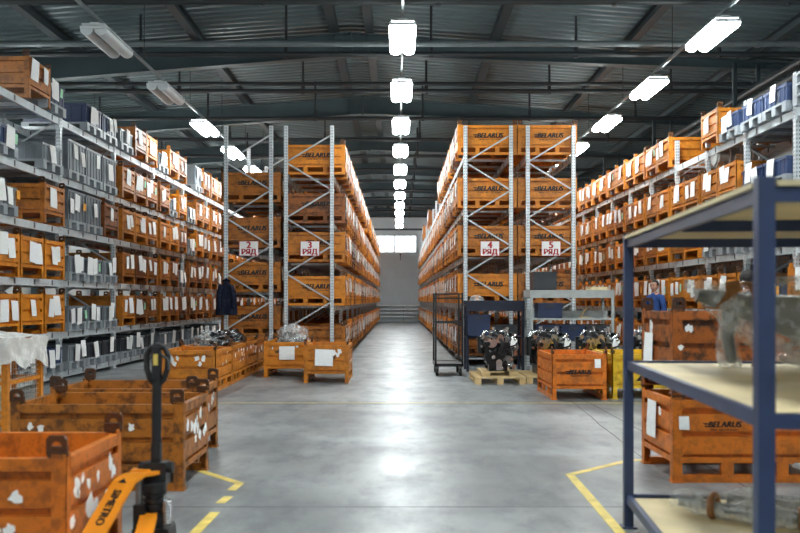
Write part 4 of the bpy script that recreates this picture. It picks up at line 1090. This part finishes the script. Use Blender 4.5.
# ------------------------------------------------------------------ people
def person(loc, rz, H, shirt, trousers, label, head_turn=0):
    s_ = H/1.78
    me = bpy.data.meshes.new('person_body')
    V = {'pel': (0, 0, .95), 'wai': (0, -.01, 1.10), 'che': (0, -.01, 1.32), 'nek0': (0, .0, 1.47), 'nek': (0, -.01, 1.55),
         'hpL': (.10, 0, .90), 'knL': (.11, -.02, .50), 'anL': (.11, .01, .09), 'toL': (.12, -.17, .04),
         'hpR': (-.10, 0, .90), 'knR': (-.11, -.02, .50), 'anR': (-.11, .01, .09), 'toR': (-.12, -.17, .04)}
    Rr = {'pel': (.15, .11), 'wai': (.135, .10), 'che': (.165, .115), 'nek0': (.075, .07), 'nek': (.055, .055), 'hp': (.095, .095), 'kn': (.062, .062), 'an': (.045, .045), 'to': (.04, .03)}
    E = [('pel', 'wai'), ('wai', 'che'), ('che', 'nek0'), ('nek0', 'nek')]
    for q in 'LR':
        sg = 1 if q == 'L' else -1
        V.update({'sh'+q: (.185*sg, 0, 1.44), 'el'+q: (.245*sg, .02, 1.13), 'wr'+q: (.235*sg, -.09, .90), 'pa'+q: (.23*sg, -.13, .82)})
        E += [('pel', 'hp'+q), ('hp'+q, 'kn'+q), ('kn'+q, 'an'+q), ('an'+q, 'to'+q), ('che', 'sh'+q), ('sh'+q, 'el'+q), ('el'+q, 'wr'+q), ('wr'+q, 'pa'+q)]
        for k, (dx, dy, L) in enumerate(((0, -.034, .075), (0, -.012, .085), (0, .010, .078), (0, .03, .062))):
            b = V['pa'+q]; V['f%da%s' % (k, q)] = (b[0], b[1]+dy, b[2]-.035); V['f%db%s' % (k, q)] = (b[0]-.012*sg, b[1]+dy-.006, b[2]-.035-L*.55); V['f%dc%s' % (k, q)] = (b[0]-.03*sg, b[1]+dy-.008, b[2]-.035-L)
            E += [('pa'+q, 'f%da%s' % (k, q)), ('f%da%s' % (k, q), 'f%db%s' % (k, q)), ('f%db%s' % (k, q), 'f%dc%s' % (k, q))]
        b = V['pa'+q]; V['ta'+q] = (b[0]-.01*sg, b[1]-.045, b[2]+.005); V['tb'+q] = (b[0]-.025*sg, b[1]-.06, b[2]-.04); E += [('pa'+q, 'ta'+q), ('ta'+q, 'tb'+q)]
    names = list(V); me.from_pydata([V[n] for n in names], [(names.index(a), names.index(b)) for a, b in E], [])
    o = bpy.data.objects.new('tmp', me); COL.objects.link(o)
    md = o.modifiers.new('s', 'SKIN'); sb = o.modifiers.new('u', 'SUBSURF'); sb.levels = 1
    for i, n in enumerate(names):
        k = n if n in Rr else n[:2]
        r = Rr.get(k) or {'sh': (.075, .075), 'el': (.05, .05), 'wr': (.034, .034), 'pa': (.022, .036), 'ta': (.011, .011), 'tb': (.009, .009)}.get(n[:2], (.0095, .0095))
        me.skin_vertices[0].data[i].radius = r
        me.skin_vertices[0].data[i].use_root = n == 'pel'
    dg = bpy.context.evaluated_depsgraph_get(); bme = bpy.data.meshes.new_from_object(o.evaluated_get(dg)); bpy.data.objects.remove(o)
    # head, joined into the same figure
    hd = MB(); hc = Vector((0, -.03, 1.645))
    def hf(q, v):
        q = q.copy()
        if v.z < -.1: q.x *= 1-.28*(-v.z); q.y = q.y*(1-.12*(-v.z))-.012*(-v.z)
        if v.y < -.55 and abs(v.z+.02) < .25 and abs(v.x) > .15: q.y += .008        # eye sockets
        return q
    hd.sph(hc, (.077, .098, .118), 28, 20, 0, hf)
    hd.add([hc+Vector(p) for p in ((-.008, -.088, .02), (.008, -.088, .02), (.016, -.09, -.035), (-.016, -.09, -.035), (0, -.122, -.03))], [(0, 1, 4), (1, 2, 4), (2, 3, 4), (3, 0, 4)], 0)
    for sg in (-1, 1): hd.sph(hc+Vector((sg*.078, .01, -.005)), (.010, .02, .032), 10, 6, 0)
    for sg in (-1, 1):
        hd.sph(hc+Vector((sg*.030, -.086, .008)), (.013, .006, .007), 8, 6, 1)
        hd.sph(hc+Vector((sg*.030, -.089, .030)), (.019, .006, .004), 8, 5, 1)
    hd.sph(hc+Vector((0, -.086, -.064)), (.024, .008, .006), 10, 5, 2)
    if head_turn:
        Mh = Matrix.Translation(hc) @ Matrix.Rotation(head_turn, 4, 'Z') @ Matrix.Translation(-hc); hd.v = [tuple(Mh @ Vector(v)) for v in hd.v]
    hme = hd.mesh('head', ['skin', 'eye_dark', 'skin'])
    bm = bmesh.new(); bm.from_mesh(bme)
    for f in bm.faces:
        c = f.calc_center_median()
        f.material_index = 3 if c.z > 1.49 or (abs(c.x) > .19 and c.z < .90) else (5 if c.z < .10 else (6 if c.z < .97 and abs(c.x) < .2 else 4))
        if f.material_index == 3: f.material_index = 0
        f.smooth = True
    bm.from_mesh(hme)
    fin = bpy.data.meshes.new('person_body'); bm.to_mesh(fin); bm.free()
    for mn in ('skin', 'eye_dark', 'skin', 'skin', shirt, 'black_rubber', trousers): fin.materials.append(MAT[mn])
    t = thing('person', loc, rz, label, 'person'); t.scale = (s_, s_, s_)
    obj('body', fin, t)
    hr = MB(); hr.sph(hc+Vector((0, .012, .022)), (.087, .101, .108), 28, 20, 0, lambda q, v: jitter(q, .006, 25, 2))
    # keep only the cap of hair: above the brow in front, down to the nape behind
    keep = [f for f in range(len(hr.f)) if all(hr.v[i][2]-hc.z > (.055 if hr.v[i][1]-hc.y < -.045 else (.0 if hr.v[i][1]-hc.y < .03 else -.075)) for i in hr.f[f])]
    hr.f = [hr.f[i] for i in keep]; hr.m = [0]*len(keep); hr.s = [True]*len(keep)
    if head_turn: hr.v = [tuple(Mh @ Vector(v)) for v in hr.v]
    obj('hair', hr.mesh('hair', 'hair'), t)
    co = MB(); co.tube([(.075*math.cos(a*math.pi/8), -.005+.065*math.sin(a*math.pi/8), 1.49-.02*(1-math.sin(a*math.pi/8))) for a in range(16)], .018, 8, closed=True); obj('collar', co.mesh('collar', shirt), t)
    return t
person((5.22, 17.6, 0), R(-65), 1.79, 'cloth_blue', 'cloth_navy', 'dark haired person in a blue work shirt standing by the blue bin rack', R(20))
person((3.98, 9.9, 0), R(150), 1.73, 'cloth_grey', 'cloth_navy', 'dark haired person in grey turned away behind the wrapped casting')
print('individual crates', crate_n, 'objects', len(bpy.data.objects))
